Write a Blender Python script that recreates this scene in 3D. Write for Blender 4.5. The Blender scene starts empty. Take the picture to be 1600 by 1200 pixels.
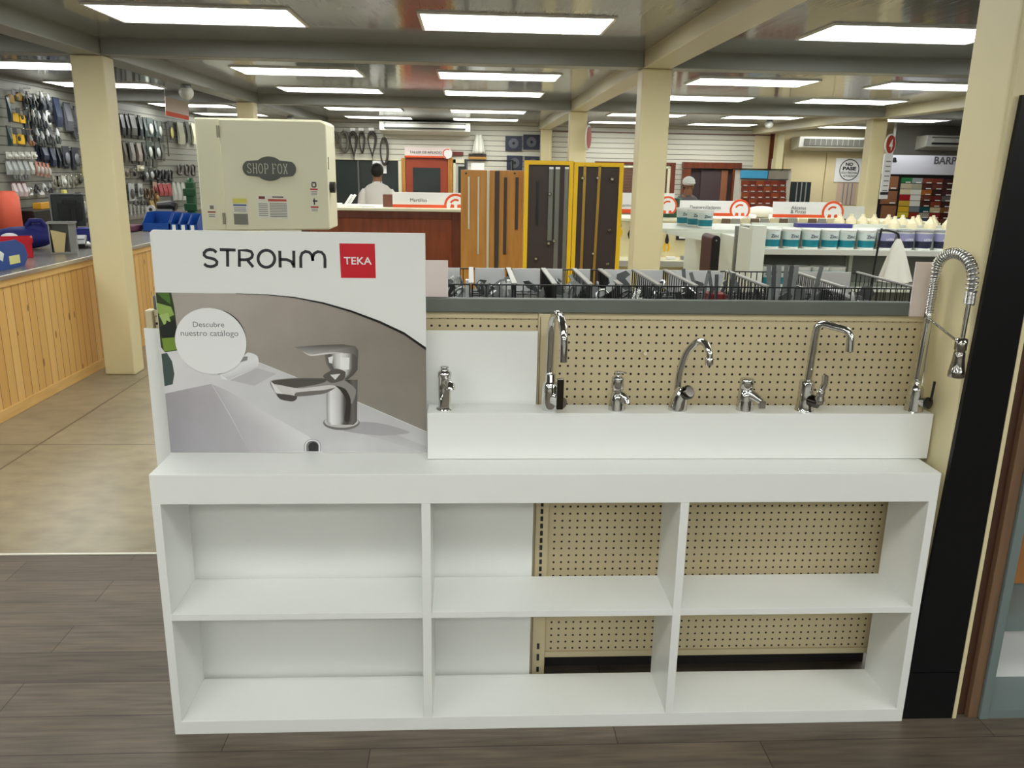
import bpy, math, random
from mathutils import Vector, Matrix
rnd = random.Random(7)
PI = math.pi
C = bpy.context.scene.collection
SC = bpy.context.scene

# ---------------------------------------------------------------- camera
F, PITCH, YAW, ROLL, CAMH = 1269.4587, 0.2569, -0.0543, 0.0176, 1.7291
cy, sy = math.cos(YAW), math.sin(YAW); cp, sp = math.cos(PITCH), math.sin(PITCH); cr, sr = math.cos(ROLL), math.sin(ROLL)
CM = Matrix(((cr, -sr, 0), (sr, cr, 0), (0, 0, 1))) @ Matrix(((1, 0, 0), (0, -sp, -cp), (0, cp, -sp))) @ Matrix(((cy, sy, 0), (-sy, cy, 0), (0, 0, 1)))
CMT = CM.transposed()
cam = bpy.data.cameras.new('camera'); camo = bpy.data.objects.new('camera', cam); C.objects.link(camo)
rot = Matrix((CM[0], -CM[1], -CM[2])).transposed().to_4x4()
rot.translation = (0, 0, CAMH)
camo.matrix_world = rot
cam.sensor_fit = 'HORIZONTAL'; cam.sensor_width = 36; cam.lens = F * 36 / 1600
cam.clip_start = 0.05; cam.clip_end = 100
SC.camera = camo

def at(px, py, X=None, Y=None, Z=None):
    """the point of the plane X=, Y= or Z= that the photograph shows at pixel px, py"""
    d = CMT @ Vector(((px - 800) / F, (py - 600) / F, 1.0))
    t = X / d.x if X is not None else Y / d.y if Y is not None else (Z - CAMH) / d.z
    return Vector((0, 0, CAMH)) + d * t

# ---------------------------------------------------------------- world, exposure
w = bpy.data.worlds.new('world'); SC.world = w; w.use_nodes = True
w.node_tree.nodes['Background'].inputs[0].default_value = (0.9, 0.95, 1, 1)
w.node_tree.nodes['Background'].inputs[1].default_value = 0.25
SC.view_settings.view_transform = 'Standard'; SC.view_settings.look = 'None'
SC.view_settings.gamma = 1; SC.view_settings.use_curve_mapping = False
SC.view_settings.exposure = 0.0
LAMP = 11.0          # radiance of the ceiling light diffusers

# ---------------------------------------------------------------- materials
def lin(c):
    return tuple(((v / 255) / 12.92 if v <= 10 else (((v / 255) + 0.055) / 1.055) ** 2.4) for v in c) + (1,)
MATS = {}
def mat(name, rgb, rough=0.5, metal=0.0, emit=0, vary=0.0, vscale=8, bump=0, bscale=60, spec=0.5, coat=0):
    if name in MATS: return MATS[name]
    m = bpy.data.materials.new(name); MATS[name] = m; m.use_nodes = True
    n = m.node_tree.nodes; l = m.node_tree.links; b = n['Principled BSDF']
    col = lin(rgb)
    b.inputs['Base Color'].default_value = col; b.inputs['Roughness'].default_value = rough; b.inputs['Metallic'].default_value = metal
    b.inputs['Specular IOR Level'].default_value = spec
    if coat: b.inputs['Coat Weight'].default_value = coat
    if emit:
        b.inputs['Emission Color'].default_value = col; b.inputs['Emission Strength'].default_value = emit
    if vary or bump:
        tc = n.new('ShaderNodeTexCoord'); 
    if vary:
        t = n.new('ShaderNodeTexNoise'); t.inputs['Scale'].default_value = vscale; t.inputs['Detail'].default_value = 6
        l.new(tc.outputs['Object'], t.inputs['Vector'])
        r = n.new('ShaderNodeMix'); r.data_type = 'RGBA'
        r.inputs[6].default_value = tuple(v * (1 - vary) for v in col[:3]) + (1,); r.inputs[7].default_value = tuple(min(1, v * (1 + vary)) for v in col[:3]) + (1,)
        l.new(t.outputs['Fac'], r.inputs[0]); l.new(r.outputs[2], b.inputs['Base Color'])
    if bump:
        t2 = n.new('ShaderNodeTexNoise'); t2.inputs['Scale'].default_value = bscale; l.new(tc.outputs['Object'], t2.inputs['Vector'])
        bp = n.new('ShaderNodeBump'); bp.inputs['Strength'].default_value = bump; bp.inputs['Distance'].default_value = 0.002
        l.new(t2.outputs['Fac'], bp.inputs['Height']); l.new(bp.outputs[0], b.inputs['Normal'])
    return m
class NT:
    """tiny helper to wire a procedural material"""
    def __init__(s, name, rough=0.5, metal=0, spec=0.5):
        s.m = bpy.data.materials.new(name); s.m.use_nodes = True; s.n = s.m.node_tree.nodes; s.l = s.m.node_tree.links; s.b = s.n['Principled BSDF']
        s.b.inputs['Roughness'].default_value = rough; s.b.inputs['Metallic'].default_value = metal; s.b.inputs['Specular IOR Level'].default_value = spec
        s.tc = s.n.new('ShaderNodeTexCoord')
    def new(s, t, **k):
        x = s.n.new(t)
        for a, v in k.items(): setattr(x, a, v)
        return x
    def math(s, op, a, b=None, c=None):
        x = s.n.new('ShaderNodeMath'); x.operation = op
        for i, v in enumerate((a, b, c)):
            if v is None: continue
            if isinstance(v, (int, float)): x.inputs[i].default_value = v
            else: s.l.new(v, x.inputs[i])
        return x.outputs[0]
    def mix(s, f, a, b):
        x = s.n.new('ShaderNodeMix'); x.data_type = 'RGBA'
        for i, v in ((0, f), (6, a), (7, b)):
            if isinstance(v, (tuple, list, int, float)): x.inputs[i].default_value = v
            else: s.l.new(v, x.inputs[i])
        return x.outputs[2]
    def coord(s, scale=(1, 1, 1), loc=(0, 0, 0), rot=(0, 0, 0)):
        mp = s.n.new('ShaderNodeMapping'); mp.inputs['Scale'].default_value = scale; mp.inputs['Location'].default_value = loc; mp.inputs['Rotation'].default_value = rot
        s.l.new(s.tc.outputs['Object'], mp.inputs[0]); return mp.outputs[0]
    def noise(s, vec, scale, detail=4):
        t = s.n.new('ShaderNodeTexNoise'); t.inputs['Scale'].default_value = scale; t.inputs['Detail'].default_value = detail; s.l.new(vec, t.inputs[0]); return t.outputs[0]
    def sep(s, vec=None):
        x = s.n.new('ShaderNodeSeparateXYZ'); s.l.new(vec or s.tc.outputs['Object'], x.inputs[0]); return x.outputs
    def ramp(s, f, stops):
        r = s.n.new('ShaderNodeValToRGB'); e = r.color_ramp.elements
        while len(e) < len(stops): e.new(0.5)
        for i, (p, c) in enumerate(stops): e[i].position = p; e[i].color = c
        s.l.new(f, r.inputs[0]); return r.outputs[0]
    def color(s, o): s.l.new(o, s.b.inputs['Base Color'])
    def bump(s, h, strength=0.3, dist=0.002):
        bp = s.n.new('ShaderNodeBump'); bp.inputs['Strength'].default_value = strength; bp.inputs['Distance'].default_value = dist; s.l.new(h, bp.inputs['Height']); s.l.new(bp.outputs[0], s.b.inputs['Normal'])

def m_vinyl():
    t = NT('vinyl_planks', 0.42)
    v = t.coord((1, 1, 1), (0.3, 0.02, 0))
    br = t.new('ShaderNodeTexBrick'); br.offset = 0.37; br.inputs['Scale'].default_value = 1; br.inputs['Brick Width'].default_value = 1.22; br.inputs['Row Height'].default_value = 0.181
    br.inputs['Mortar Size'].default_value = 0.0018; br.inputs['Mortar Smooth'].default_value = 0.2
    br.inputs['Color1'].default_value = lin((109, 99, 87)); br.inputs['Color2'].default_value = lin((92, 83, 73)); br.inputs['Mortar'].default_value = lin((48, 42, 38))
    t.l.new(v, br.inputs[0])
    g = t.noise(t.coord((1.6, 22, 1)), 3, 8); g2 = t.noise(t.coord((1.2, 5, 1)), 2.5, 4)
    f = t.ramp(g, [(0.3, (0.62, 0.6, 0.58, 1)), (0.7, (1.15, 1.13, 1.1, 1))])
    f2 = t.ramp(g2, [(0.3, (0.8, 0.8, 0.82, 1)), (0.7, (1.12, 1.08, 1.05, 1))])
    x = t.new('ShaderNodeMix', data_type='RGBA', blend_type='MULTIPLY'); x.inputs[0].default_value = 1; t.l.new(br.outputs[0], x.inputs[6]); t.l.new(f, x.inputs[7])
    y = t.new('ShaderNodeMix', data_type='RGBA', blend_type='MULTIPLY'); y.inputs[0].default_value = 1; t.l.new(x.outputs[2], y.inputs[6]); t.l.new(f2, y.inputs[7])
    t.color(y.outputs[2]); t.bump(g, 0.12, 0.001); return t.m
def m_concrete():
    t = NT('polished_concrete', 0.3)
    a = t.noise(t.coord(), 1.1, 8); b = t.noise(t.coord((1, 1.6, 1)), 7, 10)
    c = t.ramp(a, [(0.35, lin((156, 144, 120))), (0.52, lin((146, 135, 112))), (0.68, lin((132, 123, 105)))])
    c2 = t.ramp(b, [(0.32, (0.8, 0.8, 0.8, 1)), (0.5, (1, 1, 1, 1)), (0.68, (1.16, 1.15, 1.14, 1))])
    x = t.new('ShaderNodeMix', data_type='RGBA', blend_type='MULTIPLY'); x.inputs[0].default_value = 0.8; t.l.new(c, x.inputs[6]); t.l.new(c2, x.inputs[7])
    # saw cut joints
    s = t.sep()
    jx = t.math('LESS_THAN', t.math('ABSOLUTE', t.math('ADD', s[0], 2.72)), 0.008)
    jy = t.math('LESS_THAN', t.math('ABSOLUTE', t.math('ADD', s[1], -5.02)), 0.006)
    j = t.math('MAXIMUM', jx, jy)
    t.color(t.mix(j, x.outputs[2], lin((96, 86, 70)))); return t.m
def m_ceiling():
    t = NT('glossy_ceiling_panel', 0.1, 0, 1.0)
    s = t.sep(); n1 = t.noise(t.coord((14, 0.6, 1)), 2, 3)
    c = t.mix(n1, lin((124, 127, 128)), lin((140, 143, 143)))
    fr = t.math('FRACT', t.math('MULTIPLY', s[0], 1 / 0.3)); e = t.math('LESS_THAN', fr, 0.012)
    t.color(t.mix(e, c, lin((108, 110, 111))))
    t.bump(t.noise(t.coord((10, 1.2, 1)), 1.6, 2), 0.25, 0.004); return t.m
def m_peg():
    t = NT('beige_pegboard', 0.5)
    s = t.sep()
    dx = t.math('SUBTRACT', t.math('FRACT', t.math('MULTIPLY', s[0], 1 / 0.0254)), 0.5)
    dz = t.math('SUBTRACT', t.math('FRACT', t.math('MULTIPLY', s[2], 1 / 0.0254)), 0.5)
    r = t.math('SQRT', t.math('ADD', t.math('MULTIPLY', dx, dx), t.math('MULTIPLY', dz, dz)))
    h = t.math('LESS_THAN', r, 0.15)
    n = t.noise(t.coord(), 4, 6)
    base = t.mix(n, lin((196, 181, 146)), lin((208, 193, 157)))
    t.color(t.mix(h, base, lin((12, 8, 5)))); return t.m
def m_planks(name, c1, c2, width, axis, dark, knots=True, rough=0.4):
    """vertical tongue and groove boards: axis 0 boards counted along X, 1 along Y"""
    t = NT(name, rough)
    s = t.sep(); p = t.math('MULTIPLY', s[axis], 1 / width); fr = t.math('FRACT', p); fl = t.math('FLOOR', p)
    wn = t.new('ShaderNodeTexWhiteNoise', noise_dimensions='1D'); t.l.new(fl, wn.inputs['W'])
    g = t.noise(t.coord((22, 22, 1.3)), 1.5, 6)
    tone = t.math('ADD', t.math('MULTIPLY', wn.outputs[0], 0.55), t.math('MULTIPLY', g, 0.5))
    c = t.ramp(tone, [(0.2, lin(c1)), (0.85, lin(c2))])
    if knots:
        v = t.new('ShaderNodeTexVoronoi'); v.inputs['Scale'].default_value = 1; t.l.new(t.coord((9, 9, 3.2)), v.inputs[0])
        k = t.math('LESS_THAN', v.outputs['Distance'], 0.1); c = t.mix(t.math('MULTIPLY', k, 0.7), c, lin((88, 52, 24)))
    e = t.math('LESS_THAN', t.math('MINIMUM', fr, t.math('SUBTRACT', 1.0, fr)), 0.035)
    t.color(t.mix(e, c, lin(dark))); return t.m
def m_wood(name, c1, c2, scale=(2, 2, 14), rough=0.4, s0=3):
    t = NT(name, rough); n = t.noise(t.coord(scale), s0, 6)
    t.color(t.ramp(n, [(0.3, lin(c1)), (0.7, lin(c2))])); return t.m
def m_slat(name, c, dark, pitch=0.1, rough=0.45):
    t = NT(name, rough); s = t.sep(); fr = t.math('FRACT', t.math('MULTIPLY', s[2], 1 / pitch)); e = t.math('LESS_THAN', fr, 0.12)
    n = t.noise(t.coord(), 2, 4); base = t.mix(n, lin(c), lin(tuple(min(255, v + 8) for v in c)))
    t.color(t.mix(e, base, lin(dark))); t.bump(t.math('SUBTRACT', 1.0, e), 0.6, 0.01); return t.m
def m_print():
    t = NT('printed_ink', 0.32); a = t.new('ShaderNodeVertexColor', layer_name='ink')
    n = t.noise(t.coord(), 9, 5); f = t.ramp(n, [(0.3, (0.93, 0.93, 0.93, 1)), (0.7, (1.04, 1.04, 1.04, 1))])
    x = t.new('ShaderNodeMix', data_type='RGBA', blend_type='MULTIPLY'); x.inputs[0].default_value = 1; t.l.new(a.outputs[0], x.inputs[6]); t.l.new(f, x.inputs[7])
    t.color(x.outputs[2]); return t.m

WHITE = mat('white_laminate', (236, 237, 234), 0.28)
PAPER = mat('white_board', (238, 238, 238), 0.5)
CHROME = mat('chrome', (214, 214, 212), 0.06, 1)
DREFL_CHROME = mat('chrome_dark_reflection', (84, 80, 76), 0.12, 1)  # chrome with its dark reflections put into the base colour
STEEL = mat('galvanised_steel', (158, 162, 162), 0.4, 0.55, vary=0.15, vscale=30)
BLACK = mat('black_plastic', (22, 22, 24), 0.35)
BLACKWIRE = mat('black_coated_wire', (20, 20, 20), 0.4)
CREAM = mat('cream_paint', (222, 210, 168), 0.45, vary=0.03, vscale=2, bump=0.1, bscale=25)
BEIGE = mat('beige_enamel', (206, 192, 156), 0.45)
RED = mat('red_print', (204, 22, 40), 0.4)
ORANGE = mat('orange_print', (226, 84, 40), 0.45)
INK = mat('dark_ink', (44, 44, 48), 0.5)
GREYINK = mat('grey_ink', (120, 120, 124), 0.5)
DOORRED = mat('rust_red_paint', (156, 66, 42), 0.4, vary=0.08, vscale=4)
MAHOG = m_wood('mahogany_veneer', (120, 56, 30), (150, 74, 40), (6, 6, 1.2), 0.3)
MAHOGD = m_wood('dark_mahogany', (92, 42, 26), (116, 56, 34), (6, 6, 1.2), 0.3)
OAK = m_wood('oak_veneer', (168, 112, 44), (196, 140, 66), (7, 7, 0.9), 0.35)
BROWN = m_wood('brown_wood', (104, 78, 58), (124, 96, 72), (12, 12, 1), 0.45)
PINE = m_planks('pine_boards', (206, 158, 88), (226, 184, 116), 0.098, 1, (128, 84, 40))
PINET = m_wood('pine_trim', (206, 162, 94), (222, 182, 116), (3, 1, 9), 0.45)
SLATW = m_slat('white_slat_wall', (206, 203, 190), (120, 114, 100), 0.1)
SLATG = m_slat('grey_slat_wall', (128, 128, 120), (70, 70, 64), 0.1)
DARKGLASS = mat('dark_glass', (52, 58, 58), 0.12, vary=0.2, vscale=1.5)
YELLOW = mat('yellow_paint', (238, 190, 24), 0.45)
DBROWN = mat('dark_brown_laminate', (58, 46, 42), 0.45, vary=0.05)
PEG = m_peg(); PRINT = m_print()
BLUE = mat('blue_plastic', (24, 72, 150), 0.35)
NAVY = mat('navy_fabric', (28, 32, 110), 0.7)
SKIN = mat('skin', (150, 104, 78), 0.55)
HAIR = mat('black_hair', (22, 18, 16), 0.6, bump=0.5, bscale=200)
GREYP = mat('grey_plastic', (138, 140, 142), 0.4)
CLEAR = mat('clear_film', (196, 200, 200), 0.15, vary=0.2, vscale=40)
LCREAM = mat('cream_enamel', (226, 222, 194), 0.35)
PINK = mat('pinkish_foam_board', (226, 212, 208), 0.6)
TEAL = mat('teal_label', (22, 124, 140), 0.4)
LILAC = mat('lilac_label', (150, 150, 190), 0.4)
DNAVY = mat('dark_navy_label', (36, 40, 64), 0.4)
RUBBER = mat('grey_rubber_edge', (100, 105, 98), 0.55, vary=0.12, vscale=6)
LAMPM = mat('lamp_diffuser', (255, 255, 250), 0.5, emit=LAMP)
MATS['lamp_diffuser'].node_tree.nodes['Principled BSDF'].inputs['Emission Color'].default_value = (0.955, 0.985, 0.935, 1)

# ---------------------------------------------------------------- mesh builder
def frame_of(d):
    d = d.normalized(); up = Vector((0, 0, 1)) if abs(d.z) < 0.95 else Vector((0, 1, 0))
    x = d.cross(up).normalized(); return x, x.cross(d).normalized()
class MB:
    def __init__(s): s.v = []; s.f = []; s.mi = []; s.c = []; s.cur = 0; s.sm = []; s.M = None
    def add(s, vs, fs, smooth=False, cols=None):
        b = len(s.v)
        for p in vs:
            p = Vector(p); s.v.append(s.M @ p if s.M else p)
        for f in fs: s.f.append([b + i for i in f]); s.mi.append(s.cur); s.sm.append(smooth)
        s.c += [lin(x) for x in cols] if cols else [(1, 1, 1, 1)] * len(vs)
        return s
    def box(s, x0, x1, y0, y1, z0, z1):
        x0, x1 = min(x0, x1), max(x0, x1); y0, y1 = min(y0, y1), max(y0, y1); z0, z1 = min(z0, z1), max(z0, z1)
        return s.add([(x0, y0, z0), (x1, y0, z0), (x1, y1, z0), (x0, y1, z0), (x0, y0, z1), (x1, y0, z1), (x1, y1, z1), (x0, y1, z1)],
                     [(0, 3, 2, 1), (4, 5, 6, 7), (0, 1, 5, 4), (1, 2, 6, 5), (2, 3, 7, 6), (3, 0, 4, 7)])
    def cbox(s, c, sx, sy, sz): return s.box(c[0] - sx / 2, c[0] + sx / 2, c[1] - sy / 2, c[1] + sy / 2, c[2] - sz / 2, c[2] + sz / 2)
    def tube(s, pts, r, n=10, caps=True, smooth=True):
        pts = [Vector(p) for p in pts]; rs = r if isinstance(r, (list, tuple)) else [r] * len(pts)
        rings = []; x = None
        for i, p in enumerate(pts):
            d = (pts[min(i + 1, len(pts) - 1)] - pts[max(i - 1, 0)])
            if d.length < 1e-9: d = Vector((0, 0, 1))
            d.normalize()
            if x is None: x, y = frame_of(d)
            else:
                x = (x - d * x.dot(d)); x = x.normalized() if x.length > 1e-6 else frame_of(d)[0]; y = x.cross(d)
            rings.append([p + (x * math.cos(2 * PI * k / n) + y * math.sin(2 * PI * k / n)) * rs[i] for k in range(n)])
        vs = [q for g in rings for q in g]
        fs = [(i * n + k, i * n + (k + 1) % n, (i + 1) * n + (k + 1) % n, (i + 1) * n + k) for i in range(len(pts) - 1) for k in range(n)]
        s.add(vs, fs, smooth)
        if caps: s.add(rings[0], [tuple(range(n))[::-1]]); s.add(rings[-1], [tuple(range(n))])
        return s
    def lathe(s, prof, c=(0, 0, 0), n=20, axis='z', smooth=True):
        """prof: (radius, height) pairs"""
        c = Vector(c); vs = []
        for r, h in prof:
            for k in range(n):
                a = 2 * PI * k / n; u, v = r * math.cos(a), r * math.sin(a)
                vs.append(c + (Vector((u, v, h)) if axis == 'z' else Vector((u, h, v)) if axis == 'y' else Vector((h, u, v))))
        m = len(prof)
        s.add(vs, [(i * n + k, i * n + (k + 1) % n, (i + 1) * n + (k + 1) % n, (i + 1) * n + k) for i in range(m - 1) for k in range(n)], smooth)
        s.add(vs[:n], [tuple(range(n))[::-1]]); s.add(vs[-n:], [tuple(range(n))]); return s
    def cyl(s, p0, p1, r, n=16): return s.tube([p0, p1], r, n)
    def ell(s, c, rx, ry, rz, n=14, m=9):
        vs = []; c = Vector(c)
        for i in range(m + 1):
            t = PI * i / m
            for k in range(n):
                a = 2 * PI * k / n; vs.append(c + Vector((rx * math.sin(t) * math.cos(a), ry * math.sin(t) * math.sin(a), rz * math.cos(t))))
        return s.add(vs, [(i * n + k, (i + 1) * n + k, (i + 1) * n + (k + 1) % n, i * n + (k + 1) % n) for i in range(m) for k in range(n)], True)
    def prism(s, poly, y0, y1):
        """polygon of (x, z) drawn in the XZ plane, from y0 (front) to y1 (back)"""
        n = len(poly); vs = [(x, y0, z) for x, z in poly] + [(x, y1, z) for x, z in poly]
        return s.add(vs, [tuple(range(n)), tuple(range(2 * n - 1, n - 1, -1))] + [(i, n + i, n + (i + 1) % n, (i + 1) % n) for i in range(n)])
    def poly(s, pts, cols=None): return s.add(pts, [tuple(range(len(pts)))], cols=cols if (cols is None or isinstance(cols, list)) else [cols] * len(pts))
    def build(s, name, mats, parent=None, rel=True, bevel=0, seg=2, loc=None):
        me = bpy.data.meshes.new(name)
        off = Vector(parent_origin(parent)) if (rel and parent) else Vector((0, 0, 0))
        me.from_pydata([tuple(v - off) for v in s.v], [], s.f)
        for m in (mats if isinstance(mats, (list, tuple)) else [mats]): me.materials.append(m)
        for p, i, sm in zip(me.polygons, s.mi, s.sm): p.material_index = i; p.use_smooth = sm
        if any(c != (1, 1, 1, 1) for c in s.c):
            ca = me.color_attributes.new('ink', 'FLOAT_COLOR', 'POINT')
            for i, c in enumerate(s.c): ca.data[i].color = c
        me.update()
        import bmesh
        bm = bmesh.new(); bm.from_mesh(me); bmesh.ops.recalc_face_normals(bm, faces=[f for f in bm.faces]); bm.to_mesh(me); bm.free()
        o = bpy.data.objects.new(name, me); C.objects.link(o)
        if parent: o.parent = parent
        if loc: o.location = loc
        if bevel:
            b = o.modifiers.new('bevel', 'BEVEL'); b.width = bevel; b.segments = seg; b.limit_method = 'ANGLE'; b.harden_normals = False
        return o
def parent_origin(p):
    v = Vector((0, 0, 0))
    while p: v = v + p.location; p = p.parent
    return v
def tag(o, label, cat, group=None):
    o['label'] = label; o['category'] = cat
    if group: o['group'] = group
    return o
def thing(name, label, cat, loc=(0, 0, 0), rz=0, group=None):
    o = bpy.data.objects.new(name, None); C.objects.link(o); o.location = loc; o.rotation_euler = (0, 0, rz); o.empty_display_size = 0.05
    return tag(o, label, cat, group)
def struct(o): o['kind'] = 'structure'; return o
def dup(root, loc, rz=None, label=None, group=None, scale=None, rot=None):
    r = root.copy(); C.objects.link(r); r.location = loc
    if rz is not None: r.rotation_euler = (0, 0, rz)
    if rot is not None: r.rotation_euler = rot
    if scale is not None: r.scale = (scale,) * 3 if isinstance(scale, (int, float)) else scale
    if label: r['label'] = label
    if group: r['group'] = group
    for ch in list(root.children):
        c = ch.copy(); C.objects.link(c); c.parent = r
        for g in list(ch.children):
            d = g.copy(); C.objects.link(d); d.parent = c
    return r
def text(name, s, m, x0, x1, z, parent, y, h=None, bold=0.0, depth=0.0006, space=1.0, face='-y', rel=True, zc=False):
    """lettering between x0 and x1 with its base line at z, standing in the plane y, facing the camera side"""
    cu = bpy.data.curves.new(name, 'FONT'); cu.body = s; cu.size = 1; cu.offset = bold; cu.extrude = 0; cu.space_character = space; cu.resolution_u = 3
    o = bpy.data.objects.new(name, cu); C.objects.link(o)
    dg = bpy.context.evaluated_depsgraph_get(); me = bpy.data.meshes.new_from_object(o.evaluated_get(dg)); bpy.data.objects.remove(o)
    xs = [v.co.x for v in me.vertices]; ys = [v.co.y for v in me.vertices]
    sx = (x1 - x0) / (max(xs) - min(xs)); mx = min(xs); my = 0
    sz = (h / max(ys)) if h else sx
    if zc: my = (max(ys) + min(ys)) / 2
    off = parent_origin(parent) if (rel and parent) else Vector((0, 0, 0))
    for v in me.vertices:
        v.co = Vector((x0 + (v.co.x - mx) * sx, y, z + (v.co.y - my) * sz)) - off
    me.materials.clear(); me.materials.append(m); me.name = name
    t = bpy.data.objects.new(name, me); C.objects.link(t); t.parent = parent; return t
def ribbon(mb, pts, wd, y, closed=False):
    """flat stroke of width wd along (x, z) points in the plane y"""
    n = len(pts); L = []; R = []
    for i in range(n):
        a = pts[i - 1] if (i or closed) else pts[i]; b = pts[(i + 1) % n] if (i < n - 1 or closed) else pts[i]
        dx, dz = b[0] - a[0], b[1] - a[1]; q = math.hypot(dx, dz) or 1; nx, nz = -dz / q * wd / 2, dx / q * wd / 2
        L.append((pts[i][0] + nx, y, pts[i][1] + nz)); R.append((pts[i][0] - nx, y, pts[i][1] - nz))
    k = n if closed else n - 1
    mb.add(L + R, [(i, (i + 1) % n, n + (i + 1) % n, n + i) for i in range(k)])
def arc(cx, cz, rx, rz, a0, a1, n=12): return [(cx + rx * math.cos(math.radians(a0 + (a1 - a0) * i / n)), cz + rz * math.sin(math.radians(a0 + (a1 - a0) * i / n))) for i in range(n + 1)]
def bez(p, n=14):
    """smooth curve through points (Catmull-Rom)"""
    p = [Vector(q) for q in p]; o = []
    for i in range(len(p) - 1):
        a = p[max(i - 1, 0)]; b = p[i]; c = p[i + 1]; d = p[min(i + 2, len(p) - 1)]
        for k in range(n):
            t = k / n; o.append(0.5 * ((2 * b) + (c - a) * t + (2 * a - 5 * b + 4 * c - d) * t * t + (3 * b - a - 3 * c + d) * t ** 3))
    o.append(p[-1]); return o
def P2(px, py, Y):
    v = at(px, py, Y=Y); return (v.x, v.z)
# ---------------------------------------------------------------- setting
CZ, BZ, WY = 2.66, 2.534, 17.2
struct(MB().box(-9, 13, 3.49, WY + .3, -0.1, 0).build('floor', m_concrete()))
struct(MB().box(-9, 13, -5, 3.478, -0.1, 0.0).build('floor', m_vinyl()))
struct(MB().box(-9, -0.9, 3.478, 3.492, -0.05, 0.004).build('trim_1', mat('white_floor_strip', (226, 222, 210), 0.4)))
struct(MB().box(-9, 13, -5, WY + .3, CZ, CZ + 0.1).build('ceiling', m_ceiling()))
BEAMM = mat('cream_beam_paint', (206, 198, 168), 0.35, vary=0.04, vscale=2)
BEAMG = mat('grey_beam_paint', (142, 144, 139), 0.35, vary=.04, vscale=2)
COLX = [-2.95, 1.49, 5.9]
COLY = [6.93, 11.75, 17.0]
nb = 0
for x in COLX:
    struct(MB().box(x - .11, x + .11, -5, WY, BZ, CZ + .02).build('beam', BEAMM if x > 0 else BEAMG, bevel=.006))
for y in COLY[:2] + [2.1]:
    for xa, xb in ((-9, COLX[0] - .11), (COLX[0] + .11, COLX[1] - .11), (COLX[1] + .11, COLX[2] - .11), (COLX[2] + .11, 13)):
        struct(MB().box(xa, xb, y - .1, y + .1, BZ + .005, CZ + .02).build('beam', BEAMG, bevel=.006))
def column(x, y, wx=.2, wy=.2):
    o = MB().box(x - wx / 2, x + wx / 2, y - wy / 2, y + wy / 2, 0, BZ).build('column', CREAM, bevel=.012, seg=3); struct(o); return o
column(-2.95, 6.93, .25, .2); column(-2.93, 11.4, .22)
column(1.49, 6.93, .24); column(1.5, 11.85, .24); column(1.52, 16.95, .22)
column(5.9, 12.1, .22, .22); column(6.28, 16.95, .14)
CR = struct(MB().box(1.458, 1.612, 2.262, 2.47, 0, BZ).build('column', CREAM, bevel=.012, seg=3))
# walls
struct(MB().box(-5.4, 5.86, WY, WY + .2, 0, CZ).build('wall_back', SLATW))
struct(MB().box(5.86, 13, WY, WY + .2, 0, CZ).build('wall_back', mat('beige_wall', (226, 212, 172), 0.5)))
struct(MB().box(-5.4, -5.2, 3.6, WY, 0, CZ).build('wall_left', SLATG))
struct(MB().box(12.9, 13.1, -5, WY, 0, CZ).build('wall_right', mat('grey_wall', (176, 174, 168), 0.5)))
struct(MB().box(-9, 13, -5.2, -5, 0, CZ).build('wall_front', mat('pale_wall', (206, 204, 196), 0.5)))

# ---------------------------------------------------------------- ceiling lights
LY = [-3.6, -1.4, 0.7, 3.4, 5.72, 8.8, 10.75, 14.0, 16.2]
LX = [-7.2, -4.45, -1.72, 0.29, 2.9, 4.85, 7.3, 9.6]
ROWN = ['outer row behind the camera', 'row behind the camera', 'row overhead', 'row before the first cross beam', 'first row past the camera', 'first row beyond the cross beam', 'second row beyond the cross beam', 'row beyond the second beam', 'row along the far wall']
COLN = ['outermost on the left', 'over the tool counter', 'left of the middle bay', 'right of the middle bay', 'left of the right bay', 'right of the right bay', 'beyond the numbered column', 'outermost on the right']
proto = thing('ceiling_light', 'x', 'ceiling light', (LX[0], LY[0], CZ), group='ceiling light panels')
fr = MB()
for a in ((-.62, .62, -.32, -.3), (-.62, .62, .3, .32), (-.62, -.6, -.3, .3), (.6, .62, -.3, .3)): fr.box(*a, -.012, .005)
fr.build('frame', mat('white_lamp_frame', (240, 240, 238), 0.4), proto, rel=False)
MB().box(-.6, .6, -.3, .3, -.008, .004).build('diffuser', LAMPM, proto, rel=False)
first = True
for j, y in enumerate(LY):
    for i, x in enumerate(LX):
        if x < -5.5 or (x > 6 and y < 9) or x > 9: continue
        lb = 'LED ceiling panel, %s, %s' % (ROWN[j], COLN[i])
        if first: proto.location = (x, y, CZ); proto['label'] = lb; first = False
        else: dup(proto, (x, y, CZ), label=lb)

# ---------------------------------------------------------------- white display shelf unit
YF, YB = 2.2335, 2.455
t = thing('display_shelf', 'low white open shelf unit of six compartments, faucets along its top', 'shelf', (0.25, YF, 0))
MB().box(-.917, 1.424, YF, YB, .776, .868).build('top_slab', WHITE, t, bevel=.0015)
MB().box(-.917, 1.424, YF, YB, 0, .047).build('bottom_slab', WHITE, t, bevel=.0015)
for a, b in ((-.917, -.892), (1.398, 1.424)): MB().box(a, b, YF, YB, .047, .776).build('side_panel', WHITE, t, bevel=.001)
for a, b in ((-.14, -.113), (.634, .66)): MB().box(a, b, YF + .0003, YB, .047, .776).build('divider', WHITE, t, bevel=.001)
for a, b in ((-.892, -.14), (-.113, .634), (.66, 1.398)): MB().box(a, b, YF + .0005, YB, .398, .419).build('shelf', WHITE, t, bevel=.001)
o = MB().box(-.127, 1.449, 2.36, 2.456, .869, 1.0165).build('display_plinth', WHITE, bevel=.0015); tag(o, 'long white raised block on the shelf unit carrying the seven faucets', 'plinth')
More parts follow.
